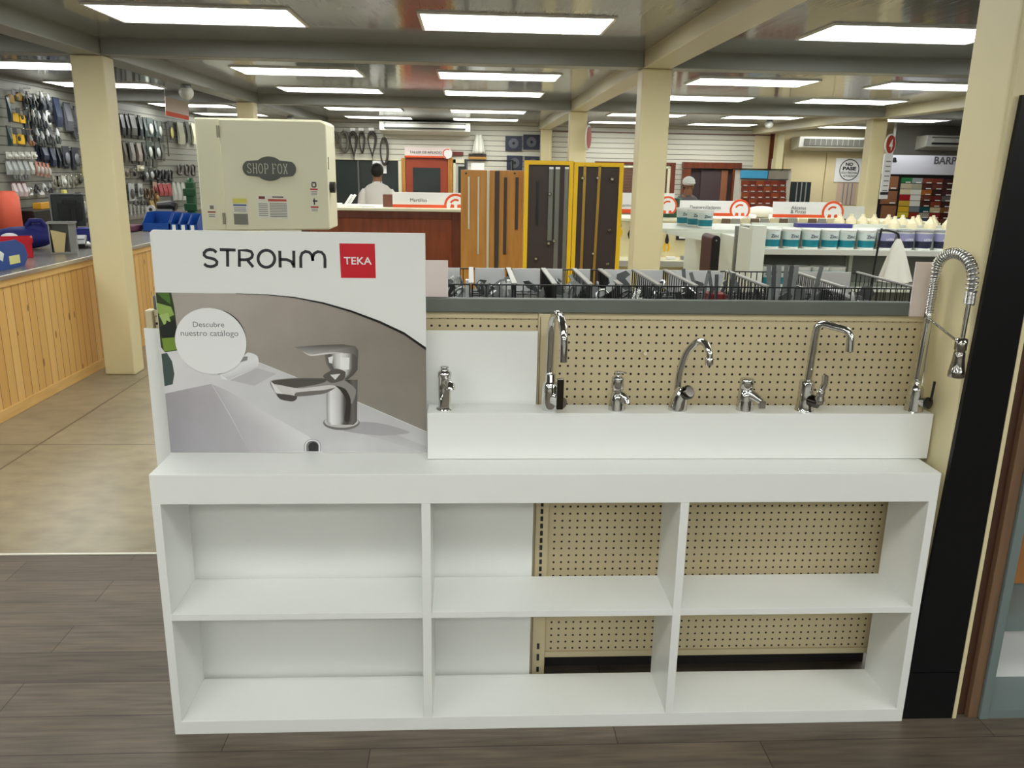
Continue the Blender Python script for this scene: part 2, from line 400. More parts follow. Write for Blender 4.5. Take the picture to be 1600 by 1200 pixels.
# white sheet behind the unit
o = MB().box(-.983, .212, 2.468, 2.476, .02, 1.249).build('backing_sheet', WHITE, bevel=.001); tag(o, 'thin white sheet standing between shelf unit and pegboard', 'panel')

# ---------------------------------------------------------------- gondola with pegboard
t = thing('pegboard_gondola', 'beige metal shop gondola with pegboard face and grey rubber-edged top', 'gondola', (.25, 2.75, 0))
for (a, b) in ((-.96, .214), (.266, 1.452)):
    MB().box(a, b, 2.505, 2.52, .104, 1.282).build('pegboard', PEG, t)
    MB().box(a, b, 2.498, 2.522, 1.282, 1.302).build('top_rail', BEIGE, t, bevel=.002)
    MB().box(a, b, 2.498, 2.522, .082, .104).build('bottom_rail', BEIGE, t, bevel=.002)
up = MB().box(.214, .266, 2.492, 2.53, 0, 1.3).build('upright', BEIGE, t, bevel=.003)
for z, h_ in [(.34 + k * .0262, .017) for k in range(15)] + [(.03, .02), (.075, .025), (.12, .022)]: MB().box(.238, .247, 2.4905, 2.4925, z, z + h_).build('slot', BLACK, up)
MB().box(.22, .2225, 2.4905, 2.4925, .0, 1.29).build('groove', mat('beige_groove', (120, 108, 82), .5), up)
for x in (-.985, 1.452): MB().box(x, x + .022, 2.492, 2.53, 0, 1.3).build('upright', BEIGE, t, bevel=.003)
MB().box(-.94, 1.452, 2.53, 3.03, .1, 1.27).build('body', BEIGE, t)
MB().box(-.94, .21, 2.57, 3.0, 0, .1).box(.27, 1.452, 2.57, 3.0, 0, .1).build('kick_base', mat('dark_base', (44, 42, 42), .5, vary=.3, vscale=12), t)
MB().box(-.955, 1.4, 2.485, 2.512, 1.303, 1.347).build('edge_strip', RUBBER, t, bevel=.004)
MB().box(-.955, 1.45, 2.512, 3.05, 1.285, 1.296).build('deck', mat('dark_deck', (50, 52, 52), .6), t)
# end cards
o = MB().box(-.2, -.0665, 2.503, 2.508, 1.348, 1.46).build('blank_card', PINK); tag(o, 'blank pinkish white card standing on the gondola beside the poster', 'card')
o = MB().box(1.39, 1.47, 2.478, 2.483, 1.304, 1.475).build('blank_card', PINK); tag(o, 'blank pinkish white card at the gondola end by the spring faucet', 'card')
o = MB().cyl((.556, 2.503, 1.176), (.556, 2.487, 1.176), .006, 10).build('peg_plug', mat('ivory', (226, 216, 190), .4)); tag(o, 'small ivory plug stuck in a pegboard hole', 'plug')
struct(MB().box(-9.2, -9, -5, 3.6, 0, CZ).build('wall_left', MATS['pale_wall']))
struct(MB().box(-9, -5.4, 3.5, 3.6, 0, CZ).build('wall_left', MATS['pale_wall']))
# ---------------------------------------------------------------- poster board
PY = 2.4195          # printed face
t = thing('poster_board', 'white advertising board with a printed basin tap, standing on the shelf unit', 'poster', (-.53, 2.42, .869))
bl, br_, tr, tl = at(262, 707, Y=PY), at(667.5, 706, Y=PY), at(667, 366, Y=PY), at(235, 358, Y=PY)
x0, x1, z0, z1 = -.92, br_.x, .869, (tr.z + tl.z) / 2
MB().prism([(x0, z0), (x1, z0), (x1, z1), (x0 + .008, z1), (x0, z1 - .008)], PY, PY + .01).build('board', WHITE, t)
def q(cx, cz): return P2(220 + cx / 3.158, 340 + cz / 3.158, PY)
def soft(pts, n=5):
    m = len(pts); o = []
    for i in range(m):
        a, b, c, d = (Vector(pts[(i + j) % m]) for j in (-1, 0, 1, 2))
        for k in range(n):
            t_ = k / n; o.append(tuple(0.5 * ((2 * b) + (c - a) * t_ * .7 + (6 * b * 0 + (-2 * (c - a) * .7 - (d - b) * .7 + 6 * (c - b))) * t_ * t_ + ((c - a) * .7 + (d - b) * .7 - 4 * (c - b)) * t_ ** 3)))
    return o
class Ink(MB):
    lay = 0
    def pg(s, pts, col, raw=False):
        if not raw and not isinstance(col, list) and len(pts) > 4: pts = soft(pts)
        s.lay += 1; y = PY - .0002 - s.lay * .00005
        P = [p if raw else q(*p) for p in pts]
        s.poly([(p[0], y, p[1]) for p in P], col if isinstance(col, list) else [col] * len(P)); return s
    def strip(s, left, right, cols):
        """bands between two edge curves, one colour per column of points"""
        s.lay += 1; y = PY - .0002 - s.lay * .00005; n = len(left); m = len(cols); vs = []; cc = []
        for i in range(n):
            for j in range(m):
                f = j / (m - 1); vs.append((left[i][0] * (1 - f) + right[i][0] * f, left[i][1] * (1 - f) + right[i][1] * f)); cc.append(cols[j])
        P = [q(*p) for p in vs]
        s.add([(p[0], y, p[1]) for p in P], [(i * m + j, i * m + j + 1, (i + 1) * m + j + 1, (i + 1) * m + j) for i in range(n - 1) for j in range(m - 1)], cols=cc)
        return s
k = Ink()
top = [(73, 369), (170, 371), (330, 373), (470, 374), (620, 379), (760, 392), (900, 418), (1040, 458), (1180, 510), (1300, 566), (1411, 640)]
xr = (x1, )
def e(p): # clamp to the board
    v = q(*p); return (min(max(v[0], x0 + .001), x1 - .0005), max(v[1], z0 + .001))
ROOM_L, ROOM_D = (176, 166, 158), (128, 120, 113)
wallp = [e(p) for p in top] + [e((1412, 1056)), e((1080, 912)), e((775, 790)), e((575, 710)), e((300, 640)), e((85, 640))]
k.pg(wallp, [(176, 168, 160), (178, 170, 162), (182, 174, 166), (184, 175, 166), (178, 168, 160), (170, 160, 152), (162, 152, 144), (150, 141, 133), (144, 135, 127), (140, 131, 123), (134, 126, 118), (142, 134, 126), (148, 140, 132), (156, 148, 140), (164, 156, 148), (172, 164, 158), (176, 168, 162)], raw=True)
k.pg([e(p) for p in [(60, 650), (200, 655), (400, 690), (575, 712), (775, 792), (1080, 914), (1412, 1058), (1412, 1165), (60, 1165)]], [(226, 224, 226), (228, 226, 228), (224, 222, 224), (214, 212, 214), (208, 207, 209), (206, 205, 207), (190, 188, 190), (196, 194, 196), (216, 214, 218)], raw=True)
k.pg([e(p) for p in [(70, 905), (120, 868), (348, 820), (430, 960), (540, 1165), (90, 1165)]], [(168, 164, 170), (172, 168, 173), (188, 184, 188), (190, 187, 191), (176, 173, 178), (158, 155, 162)], raw=True)
k.pg([e(p) for p in [(352, 822), (420, 850), (560, 930), (830, 1080), (900, 1165), (540, 1165), (440, 970)]], [(192, 189, 193), (204, 201, 205), (214, 211, 214), (221, 219, 221), (223, 221, 223), (180, 177, 181), (186, 183, 187)], raw=True)
k.pg([e(p) for p in [(1080, 1015), (1180, 1040), (1412, 1130), (1412, 1165), (1200, 1100), (1040, 1050)]], [(168, 166, 168), (178, 176, 178), (186, 184, 186), (192, 190, 192), (196, 194, 196), (186, 184, 186)], raw=True)
# plant and pot at the edge
k.pg([e(p) for p in [(74, 370), (150, 370), (165, 440), (180, 560), (180, 655), (120, 665), (100, 640)]], (52, 66, 40), raw=True)
for pts, c in (([(78, 420), (150, 440), (165, 480), (120, 500), (84, 470)], (150, 178, 92)), ([(80, 372), (140, 372), (148, 430), (110, 400)], (84, 120, 50)), ([(90, 480), (135, 470), (150, 520), (128, 505), (120, 540)], (172, 196, 120)), ([(92, 540), (170, 500), (182, 580), (110, 610)], (38, 44, 40)), ([(104, 595), (180, 590), (182, 650), (115, 662)], (122, 150, 62)), ([(102, 672), (130, 668), (155, 710), (166, 770), (158, 822), (118, 832)], (70, 88, 84))):
    k.pg([e(p) for p in pts], c, raw=True)
# soap dish
k.pg([(395, 775), (500, 690), (530, 665), (576, 684), (572, 738), (432, 800)], (238, 238, 240)); k.pg([(432, 800), (400, 778), (575, 700), (571, 740)], (214, 213, 216)); k.pg([(490, 688), (528, 684), (526, 704), (480, 716)], (150, 148, 150)); k.pg([(440, 802), (574, 742), (670, 770), (560, 830)], (196, 193, 196))
k.pg([(400, 772), (575, 690), (571, 738), (432, 798)], [(230, 230, 232), (244, 244, 246), (226, 226, 228), (206, 205, 208)])
# printed tap: body, spout, head, lever
k.pg([(1075, 1008), (1200, 1018), (1330, 1060), (1180, 1075), (1000, 1050)], (168, 165, 168))
k.pg([(990 + 90 * math.cos(a * PI / 12), 1012 + 36 * math.sin(a * PI / 12)) for a in range(24)], (120, 117, 114)); k.pg([(990 + 84 * math.cos(a * PI / 12), 1006 + 30 * math.sin(a * PI / 12)) for a in range(24)], (196, 195, 193))
k.strip([(918, 800), (916, 860), (916, 940), (918, 1005), (930, 1022)], [(1070, 800), (1069, 860), (1068, 940), (1067, 1005), (1050, 1022)], [(150, 148, 146), (236, 236, 236), (222, 222, 222), (198, 197, 196), (96, 92, 90), (70, 66, 64), (112, 108, 105), (96, 92, 90)])
k.pg([(640, 805), (772, 790), (915, 792), (1000, 800), (1062, 850), (1040, 920), (1010, 860), (960, 835), (905, 868), (770, 882), (690, 886), (662, 862)], (150, 146, 143))
k.pg([(648, 806), (772, 793), (912, 794), (900, 815), (780, 838), (668, 842)], (88, 84, 80)); k.pg([(652, 822), (780, 842), (930, 826), (975, 836), (905, 866), (770, 880), (688, 884)], (214, 212, 210)); k.pg([(770, 862), (905, 850), (960, 838), (905, 868), (770, 882)], (120, 116, 113))
k.pg([(960, 828), (1010, 846), (1036, 900), (1030, 1000), (1005, 1000), (1012, 900), (985, 852)], (58, 54, 52))
k.pg([(640, 806), (664, 862), (700, 870), (660, 822)], (232, 231, 230)); k.pg([(672, 868), (768, 880), (764, 900), (742, 906), (690, 896)], (84, 80, 78))
k.strip([(908, 676), (915, 720), (940, 760), (940, 790)], [(1072, 660), (1070, 750), (1050, 775), (1020, 800)], [(120, 116, 113), (90, 86, 84), (210, 209, 207), (236, 235, 234), (206, 204, 202), (100, 96, 93), (88, 84, 81)])
k.pg([(925, 690), (950, 682), (945, 720), (930, 716)], (236, 236, 236)); k.pg([(985, 690), (1030, 690), (1028, 748), (985, 752)], (240, 240, 239)); k.pg([(900, 780), (960, 745), (1010, 760), (1000, 800), (940, 815)], (94, 90, 87)); k.pg([(935, 775), (985, 770), (960, 800)], (226, 225, 224))
k.pg([(758, 638), (900, 627), (1000, 625), (1060, 634), (1074, 655), (1072, 690), (1050, 672), (930, 662), (838, 672), (815, 668)], [(128, 124, 120), (96, 92, 89), (92, 88, 85), (108, 104, 100), (116, 112, 108), (96, 92, 88), (120, 116, 113), (168, 165, 162), (196, 194, 192), (170, 167, 164)])
k.pg([(800, 660), (838, 674), (930, 664), (1000, 666), (930, 672), (840, 682)], (222, 220, 218))
# overflow ring
for rx, ry, c in ((42, 34, (150, 148, 150)), (38, 31, (226, 226, 228)), (31, 26, (120, 118, 120))): k.pg([e((848 + rx * math.cos(a * PI / 14), 1126 + ry * math.sin(a * PI / 14))) for a in range(14, 29)] + [e((848 + rx, 1152)), e((848 - rx, 1152))], c, raw=True)
k.pg([e((852 + 24 * math.cos(a * PI / 14), 1128 + 22 * math.sin(a * PI / 14))) for a in range(14, 29)] + [e((874, 1152)), e((830, 1152))], (40, 38, 40), raw=True)
# white sweep with its black edge
edge = [(470, 374), (620, 379), (760, 392), (900, 418), (1040, 458), (1180, 510), (1300, 566), (1412, 641)]
wd = [1, 2, 4, 7, 9, 11, 12, 13]
k.pg([e((x, y - 1)) for x, y in edge] + [e((x, y + w_)) for (x, y), w_ in reversed(list(zip(edge, wd)))], (22, 20, 20), raw=True)
# black crescent of the badge
k.pg([(353 + 168 * math.cos(math.radians(a)), 612 + 163 * math.sin(math.radians(a))) for a in range(-70, 82, 6)] + [(346 + 166 * math.cos(math.radians(a)), 610 + 161 * math.sin(math.radians(a))) for a in range(76, -72, -6)], (24, 22, 22))
ph = k.build('printed_picture', PRINT, t)
bd = MB(); c0 = q(347, 610); rxx = 168 / 3.158 / 1269.5 * 2.42 * 1.03
bd.poly([(c0[0] + rxx * math.cos(a * PI / 24), PY - .0032, c0[1] + rxx * .965 * math.sin(a * PI / 24)) for a in range(48)]); badge = bd.build('round_badge', PAPER, t)
def qt(nm, s, m, cx0, cx1, cz, par, h=None, bold=0, dy=.0036):
    a = q(cx0, cz); b = q(cx1, cz); return text(nm, s, m, a[0], b[0], a[1], par, PY - dy, h=h, bold=bold)
qt('lettering', 'Descubre', GREYINK, 260, 414, 539, badge); qt('lettering', 'nuestro catálogo', GREYINK, 200, 483, 582, badge)
# STROHM
lt = MB(); sw = .0086
def G(cx, cz): return q(cx, cz)
def stroke(pts): ribbon(lt, [G(*p) for p in pts], sw, PY - .0008)
stroke([(374, 172), (360, 160), (342, 157), (325, 161), (313, 173), (313, 186), (325, 196), (345, 200), (365, 206), (376, 217), (375, 230), (362, 239), (345, 242), (327, 239), (313, 228)])
stroke([(390, 158), (468, 160)]); stroke([(428, 160), (429, 242)])
stroke([(487, 243), (486, 161), (525, 162), (545, 168), (552, 182), (548, 196), (535, 205), (517, 208), (487, 208)]); stroke([(525, 208), (555, 244)])
ribbon(lt, [G(620 + 41 * math.cos(a * PI / 16), 203 + 42 * math.sin(a * PI / 16)) for a in range(32)], sw, PY - .0008, closed=True)
stroke([(686, 163), (688, 246)]); stroke([(755, 163), (756, 247)]); stroke([(687, 206), (720, 207), (742, 216), (754, 236)])
stroke([(790, 248), (789, 195), (796, 176), (812, 167), (830, 170), (844, 184), (848, 205), (849, 214)]); stroke([(849, 214), (848, 196), (856, 177), (873, 168), (892, 171), (905, 185), (909, 205), (909, 249)])
lt.build('lettering', INK, t)
sq = MB(); pa = [G(980, 127), G(1155, 129), G(1160, 299), G(988, 297)]; sq.poly([(p[0], PY - .0008, p[1]) for p in pa]); sqo = sq.build('logo_square', RED, t)
qt('lettering', 'TEKA', PAPER, 1003, 1140, 230, sqo, h=.0215, bold=.012, dy=.0014)

# ---------------------------------------------------------------- faucets on the plinth
ZP = 1.0165
def fx(px, py=640): return at(px, py, Y=2.403).x
def faucet(label, px):
    x = fx(px); return thing('faucet', label, 'faucet', (x, 2.403, ZP), group='chrome faucets on the plinth')
L = dict(rel=False)
# 1 pillar tap with a drop lever
f = faucet('short chrome pillar tap with a round spout nozzle, beside the poster', 695)
MB().lathe([(.024, 0), (.024, .004), (.019, .006), (.0195, .1), (.021, .104), (.021, .112)]).lathe([(.026, 0), (.026, .003), (.0, .003)]).build('body', CHROME, f, **L)
MB().lathe([(.021, .112), (.02, .118), (.013, .122), (.011, .13), (.013, .131), (.013, .135), (0, .135)]).build('cap', CHROME, f, **L)
MB().tube([(.004, -.015, .092), (.012, -.04, .094), (.02, -.06, .09), (.021, -.064, .078)], [.012, .012, .0125, .0125], 14).build('spout', CHROME, f, **L)
MB().prism([(-.012, .012), (.013, .014), (.016, .07), (.0, .07)], -.034, -.03).build('drop_plate', CHROME, f, bevel=.001, **L)
# 2 swan neck mixer with a flat lever
f = faucet('tall chrome swan neck faucet with a flat upright lever coloured by dark reflections', 859)
MB().lathe([(.026, 0), (.0265, .004), (.025, .06), (.023, .082), (.019, .088), (.016, .09), (.016, .112), (.013, .114)]).build('body', CHROME, f, **L)
pts = [(-.004, .01, .1), (-.002, .01, .235)] + [(-.002 + .011 * (1 - math.cos(a)), .01 - .078 * (1 - math.cos(a)), .235 + .074 * math.sin(a)) for a in [PI * i / 14 for i in range(1, 15)]] + [(.02, -.146, .185)]
MB().tube(pts, .012, 14).build('spout', CHROME, f, **L)
MB().cyl((.012, -.024, .037), (.03, -.06, .037), .018, 20).build('cartridge', CHROME, f, **L)
MB().box(.012, .033, -.074, -.06, .02, .115).build('lever', DREFL_CHROME, f, bevel=.003, **L)
# 3 basin mixer
f = faucet('short chrome basin tap with a knurled neck and top knob, third along the plinth', 963)
MB().lathe([(.026, 0), (.0255, .004), (.023, .025), (.018, .05), (.0155, .056), (.0175, .059), (.0155, .063), (.0175, .067), (.0195, .072), (.0195, .1), (.018, .104), (.011, .106), (.0095, .112), (.0095, .118), (.012, .119), (.012, .122), (0, .122)]).build('body', CHROME, f, **L)
MB().tube([(.006, .0, .05), (.018, -.012, .045), (.026, -.022, .036), (.027, -.024, .026)], [.013, .013, .0115, .0115], 12).build('spout', CHROME, f, **L)
MB().tube([(0, 0, .118), (.012, -.012, .121), (.022, -.02, .121)], [.004, .0035, .003], 8).build('lever', CHROME, f, **L)
# 4 curved spout with slanted body
f = faucet('chrome faucet with thin curved goose neck and slanted knob body', 1058)
MB().tube([(0, 0, 0), (.0, 0, .003), (.004, 0, .03), (.011, -.004, .062), (.013, -.005, .07)], [.029, .029, .026, .021, .018], 18).build('body', CHROME, f, **L)
MB().tube([(.018, -.012, .056), (.026, -.026, .064), (.028, -.03, .066)], [.021, .022, .016], 18).build('knob', DREFL_CHROME, f, **L)
MB().tube(bez([(-.002, .008, .06), (.002, .006, .12), (.016, 0, .18), (.04, -.02, .218), (.056, -.045, .222), (.066, -.066, .2), (.068, -.07, .182)], 6), .0105, 12).build('spout', CHROME, f, **L)
MB().lathe([(.012, 0), (.0132, .003), (.0132, .02), (.011, .023)], (.068, -.07, .16), 14).build('aerator', CHROME, f, **L)
# 5 pillar tap
f = faucet('short chrome pillar tap with a spout slanting down to a square nozzle', 1163)
MB().lathe([(.027, 0), (.0265, .004), (.024, .03), (.0225, .065), (.02, .068)]).build('body', CHROME, f, **L)
MB().lathe([(.019, .068), (.022, .07), (.022, .098), (.02, .101), (0, .101)]).build('knob', CHROME, f, **L)
MB().tube([(.004, -.004, .055), (.022, -.016, .048), (.041, -.03, .036)], [.019, .015, .011], 12).build('spout', CHROME, f, **L)
MB().cbox((.042, -.032, .026), .019, .019, .026).build('nozzle', CHROME, f, bevel=.003, **L)
# 6 square neck mixer
f = faucet('tall chrome faucet with angular L-shaped neck and curved side lever', 1256)
MB().lathe([(.03, 0), (.029, .003), (.025, .022), (.0235, .04), (.0235, .09), (.021, .095), (.009, .096)]).build('body', CHROME, f, **L)
c6 = [(.004, .004, .095), (.012, .004, .25), (.014, .003, .262), (.02, -.002, .272), (.03, -.01, .276), (.072, -.06, .268), (.08, -.07, .262), (.084, -.076, .25), (.085, -.078, .205)]
MB().tube(c6, .0115, 14).build('spout', CHROME, f, **L)
MB().cyl((.008, -.014, .036), (.028, -.036, .034), .019, 20).build('cartridge', DREFL_CHROME, f, **L)
MB().tube(bez([(.029, -.039, .034), (.03, -.042, .07), (.037, -.044, .095), (.036, -.044, .122)], 5), [.016] * 3 + [.013] * 3 + [.0105] * 10, 12).build('lever', CHROME, f, **L)
# 7 spring faucet
f = faucet('large chrome spring faucet with pull-down spray head against the cream column', 1427)
def p7(px, py, y=0.0):
    v = at(px, py, Y=2.403 + y) - Vector((f.location.x, 2.403, ZP)); return v
b0 = p7(1427, 638); 
MB().lathe([(.029, 0), (.028, .004), (.024, .04), (.022, .07), (.019, .078), (.012, .082), (.012, .1)]).build('body', CHROME, f, **L)
MB().cyl((.008, -.012, .034), (.02, -.034, .034), .017, 20).build('cartridge', CHROME, f, **L)
MB().cyl((.02, -.034, .034), (.024, -.042, .034), .0185, 20).tube([(.027, -.042, .04), (.029, -.044, .105)], .004, 8).build('lever', BLACK, f, **L)
zt = p7(1447, 490).z; zc = p7(1452, 440).z; xr_ = .008
MB().tube([(0, .006, .09), (xr_, .006, zt)], .012, 14).build('riser', CHROME, f, **L)
def coil(path, r, wire, turns, n=10):
    pts = []; N = turns * n
    # arc length parametrised
    Ls = [0]
    for i in range(1, len(path)): Ls.append(Ls[-1] + (path[i] - path[i - 1]).length)
    for j in range(N + 1):
        s_ = Ls[-1] * j / N; i = 1
        while i < len(path) - 1 and Ls[i] < s_: i += 1
        g = (s_ - Ls[i - 1]) / max(1e-9, Ls[i] - Ls[i - 1]); p = path[i - 1].lerp(path[i], g); d = (path[i] - path[i - 1]).normalized()
        nrm = d.cross(Vector((1, .06, 0))).normalized(); b = d.cross(nrm)
        an = 2 * PI * j / n; pts.append(p + nrm * r * math.cos(an) + b * r * math.sin(an))
    return MB().tube(pts, wire, 5)
coil([Vector((xr_, .006, zt)), Vector((xr_ + .002, .006, zc + .012))], .0125, .0024, 22).build('tight_spring', CHROME, f, **L)
dx, dy = -.012, -.206
R7 = (zc + .012)
top7 = p7(1487, 396, -.1).z
arcp = [Vector((xr_ + .002 + dx * (1 - math.cos(a)) / 2, .006 + dy * (1 - math.cos(a)) / 2, R7 + .02 + (top7 - R7 - .02) * math.sin(a))) for a in [PI * i / 20 for i in range(21)]]
arcp = [Vector((xr_ + .002, .006, R7))] + arcp + [Vector((arcp[-1].x, arcp[-1].y, p7(1515, 456, -.2).z))]
coil(arcp, .0145, .0029, 26).build('spring', CHROME, f, **L)
MB().tube(arcp, .008, 10).build('hose', GREYP, f, **L)
eb = arcp[-1]
coil([eb, eb - Vector((0, 0, .035))], .0135, .0024, 10).build('tight_spring', CHROME, f, **L)
zs = eb.z - .04
MB().tube([eb - Vector((0, 0, .02)), Vector((eb.x - .003, eb.y, p7(1500, 532, -.2).z))], .0065, 10).build('hose', CHROME, f, **L)
hz = p7(1500, 530, -.2).z
MB().lathe([(.008, hz + .004), (.0165, hz + .001), (.0165, hz - .03), (.014, hz - .033), (.014, hz - .037), (.0155, hz - .04), (.0165, hz - .06), (.021, hz - .092), (.022, hz - .094), (.022, hz - .11), (.018, hz - .112), (0, hz - .112)], (eb.x - .004, eb.y, 0), 20).build('spray_head', mat('satin_chrome', (160, 156, 150), .12, 1), f, **L)
MB().tube([(xr_, .006, zt - .015), (eb.x - .006, eb.y, hz - .012)], .0042, 10).build('holder_arm', CHROME, f, **L)
MB().lathe([(.013, zt - .03), (.0135, zt - .028), (.0135, zt), (.0125, zt + .002)], (xr_, .006, 0), 16).build('collar', CHROME, f, **L)

# ---------------------------------------------------------------- column cladding and the rack at the edge
t = thing('cladding_board', 'tall black laminated board fixed on the front of the cream column', 'board', (1.52, 2.25, 0))
BLK = mat('black_laminate', (9, 10, 14), .35, spec=.3)
MB().prism([(1.433, .175), (1.6, .175), (1.6, 1.95), (1.488, 1.95)], 2.245, 2.26).build('panel', BLK, t)
MB().prism([(1.43, 0), (1.6, 0), (1.6, .172), (1.433, .172)], 2.245, 2.26).build('base_panel', BLK, t)
MB().box(1.6005, 1.613, 2.243, 2.2615, 0, 1.95).build('edge_strip', CREAM, t)
t = thing('display_rack', 'brown wooden and grey metal display rack at the edge behind the black board', 'rack', (1.9, 2.3, 0))
MB().box(1.654, 1.688, 2.245, 2.62, 0, 2.2).build('side_panel', BROWN, t, bevel=.002); MB().box(1.616, 1.6535, 2.264, 2.6, 0, 2.2).build('shaded_side_strip', mat('brown_side_shade', (74, 46, 32), .5), t)  # dark strip: shade of the panel's side face put into its brown
GM = mat('grey_green_metal', (112, 124, 124), .4)
MB().box(1.6885, 1.718, 2.235, 2.6, 0, 2.2).build('frame', GM, t, bevel=.002)
MB().box(1.718, 2.5, 2.24, 2.6, .0, .03).build('bottom_shelf', GM, t)
MB().box(1.718, 2.5, 2.262, 2.6, .345, .372).build('shelf', GM, t); MB().box(1.718, 2.5, 2.25, 2.2615, .318, .372).build('shelf_lip', GM, t); MB().box(1.718, 2.5, 2.42, 2.43, .0305, .344).build('white_panel', PAPER, t)
MB().box(1.718, 2.5, 2.6, 2.615, 0, 2.2).build('back_panel', mat('light_grey_panel', (206, 208, 206), .5), t)
MB().box(2.5, 2.53, 2.235, 2.615, 0, 2.2).build('frame', GM, t)
o = MB().prism([(1.728, .384), (1.93, .384), (1.93, 1.3), (1.728, 1.3)], 2.44, 2.46).build('wood_sample', m_wood('sample_wood', (150, 96, 50), (176, 120, 66), (4, 4, 1), .4)); tag(o, 'brown wood grain sample board standing in the rack at the edge', 'sample board')

# ---------------------------------------------------------------- wire baskets on the gondola
edges = [-.1, .005, .14, .267, .38, .475, .60, .715, .945, 1.195, 1.44]
where = ['beside the blank card', 'second from the poster', 'third from the poster', 'behind the swan neck faucet', 'fifth from the poster', 'sixth from the poster', 'seventh from the poster', 'over the pillar taps', 'third from the spring faucet', 'at the spring faucet end']
BY0, BY1, BZ0, BZ1 = 2.535, 2.955, 1.297, 1.383
basks = []
for i in range(len(edges) - 1):
    a, b = edges[i] + .004, edges[i + 1] - .004
    t = thing('wire_basket', 'black wire basket of metal hardware on the gondola top, %s' % where[i], 'basket', ((a + b) / 2, (BY0 + BY1) / 2, BZ0), group='black wire baskets on the gondola')
    rr = .0018
    def grid_x(y, nm):
        m = MB().tube([(a, y, BZ1), (b, y, BZ1)], .0026, 6).tube([(a, y, BZ0 + .004), (b, y, BZ0 + .004)], rr, 5)
        n = max(3, round((b - a) / .022))
        for k in range(n + 1): x = a + (b - a) * k / n; m.tube([(x, y, BZ0), (x, y, BZ1)], rr if 0 < k < n else .0024, 5)
        return m.build(nm, BLACKWIRE, t)
    def grid_y(x, nm):
        MB().box(x - .004, x + .004, BY0, BY1, BZ1 + .001, BZ1 + .006).build('rim_strip', mat('grey_rim', (150, 148, 142), .4), t); m = MB().tube([(x, BY0, BZ1), (x, BY1, BZ1)], .0022, 6).tube([(x, BY0, BZ0 + .004), (x, BY1, BZ0 + .004)], rr, 5)
        for k in range(1, 13): y = BY0 + (BY1 - BY0) * k / 13; m.tube([(x, y, BZ0), (x, y, BZ1)], .0014, 5)
        return m.build(nm, BLACKWIRE, t)
    grid_x(BY0, 'front_grid'); grid_x(BY1, 'back_grid'); grid_y(a, 'side_grid'); grid_y(b, 'side_grid')
    m = MB()
    for k in range(1, 9): y = BY0 + (BY1 - BY0) * k / 9; m.tube([(a, y, BZ0 + .003), (b, y, BZ0 + .003)], rr, 5)
    m.build('base_grid', BLACKWIRE, t)
    if i not in (8,):
        w_ = (b - a) * (.62 if i in (0, 3, 4) else .85); xs = a + (.0 if i in (0, 3, 4) else .01)
        MB().box(xs, xs + w_, BY1 - .009, BY1 - .005, BZ0 + .01, BZ1 + .0035).build('price_card', PAPER, t)
    if i in (0, 1): MB().box(b - .014, b + .002, BY0 + .1, BY0 + .13, BZ0 + .02, BZ1).build('price_tag', PAPER, t)
    basks.append((a, b))
# loose hardware
def bracket(kind):
    m = MB()
    if kind == 0: m.box(-.03, .03, -.012, .012, 0, .0025).box(-.03, -.0275, -.012, .012, 0, .045)
    elif kind == 1: m.prism([(0, 0), (.05, .006), (.062, .03), (.045, .05), (.028, .046), (.035, .03), (.0, .016)], -.0012, .0012)
    elif kind == 2: m.tube([(.022 * math.cos(a * PI / 10), 0, .022 + .022 * math.sin(a * PI / 10)) for a in range(17)], .004, 6)
    elif kind == 3: m.box(-.009, .009, -.0015, .0015, 0, .16)
    else: m.prism([(-.02, 0), (.022, 0), (.026, .03), (0, .048), (-.024, .03)], -.001, .001)
    return m
HM = [STEEL, mat('dull_steel', (126, 130, 130), .45, .3, vary=.2, vscale=25), mat('dark_steel', (84, 86, 88), .45, .3), mat('bright_steel', (206, 208, 206), .25, .9)]
meshes = {}
KN = ['angle_bracket', 'curved_latch', 'hook_ring', 'steel_strap', 'hinge_plate']
KL = ['small steel angle bracket', 'curved steel latch plate', 'small steel hook ring', 'long grey steel strap', 'flat grey hinge plate']
fill = {0: (0, 0, 1, 4, 4, 1, 4, 2, 1, 4), 1: (1, 1, 1, 2, 4, 2, 1, 1, 4, 1), 2: (0, 4, 0, 1), 3: (1, 2, 1, 4, 2, 4, 1), 4: (0, 2, 4, 2, 1), 5: (4, 0, 2, 1), 6: (2, 1, 2, 4, 2, 0, 1, 4), 7: (3, 3, 3, 3, 3, 3, 3, 4, 0, 1), 8: (3, 3, 3, 3, 3, 3, 4, 0, 4, 3, 4), 9: (0, 4, 1)}
cnt = 0
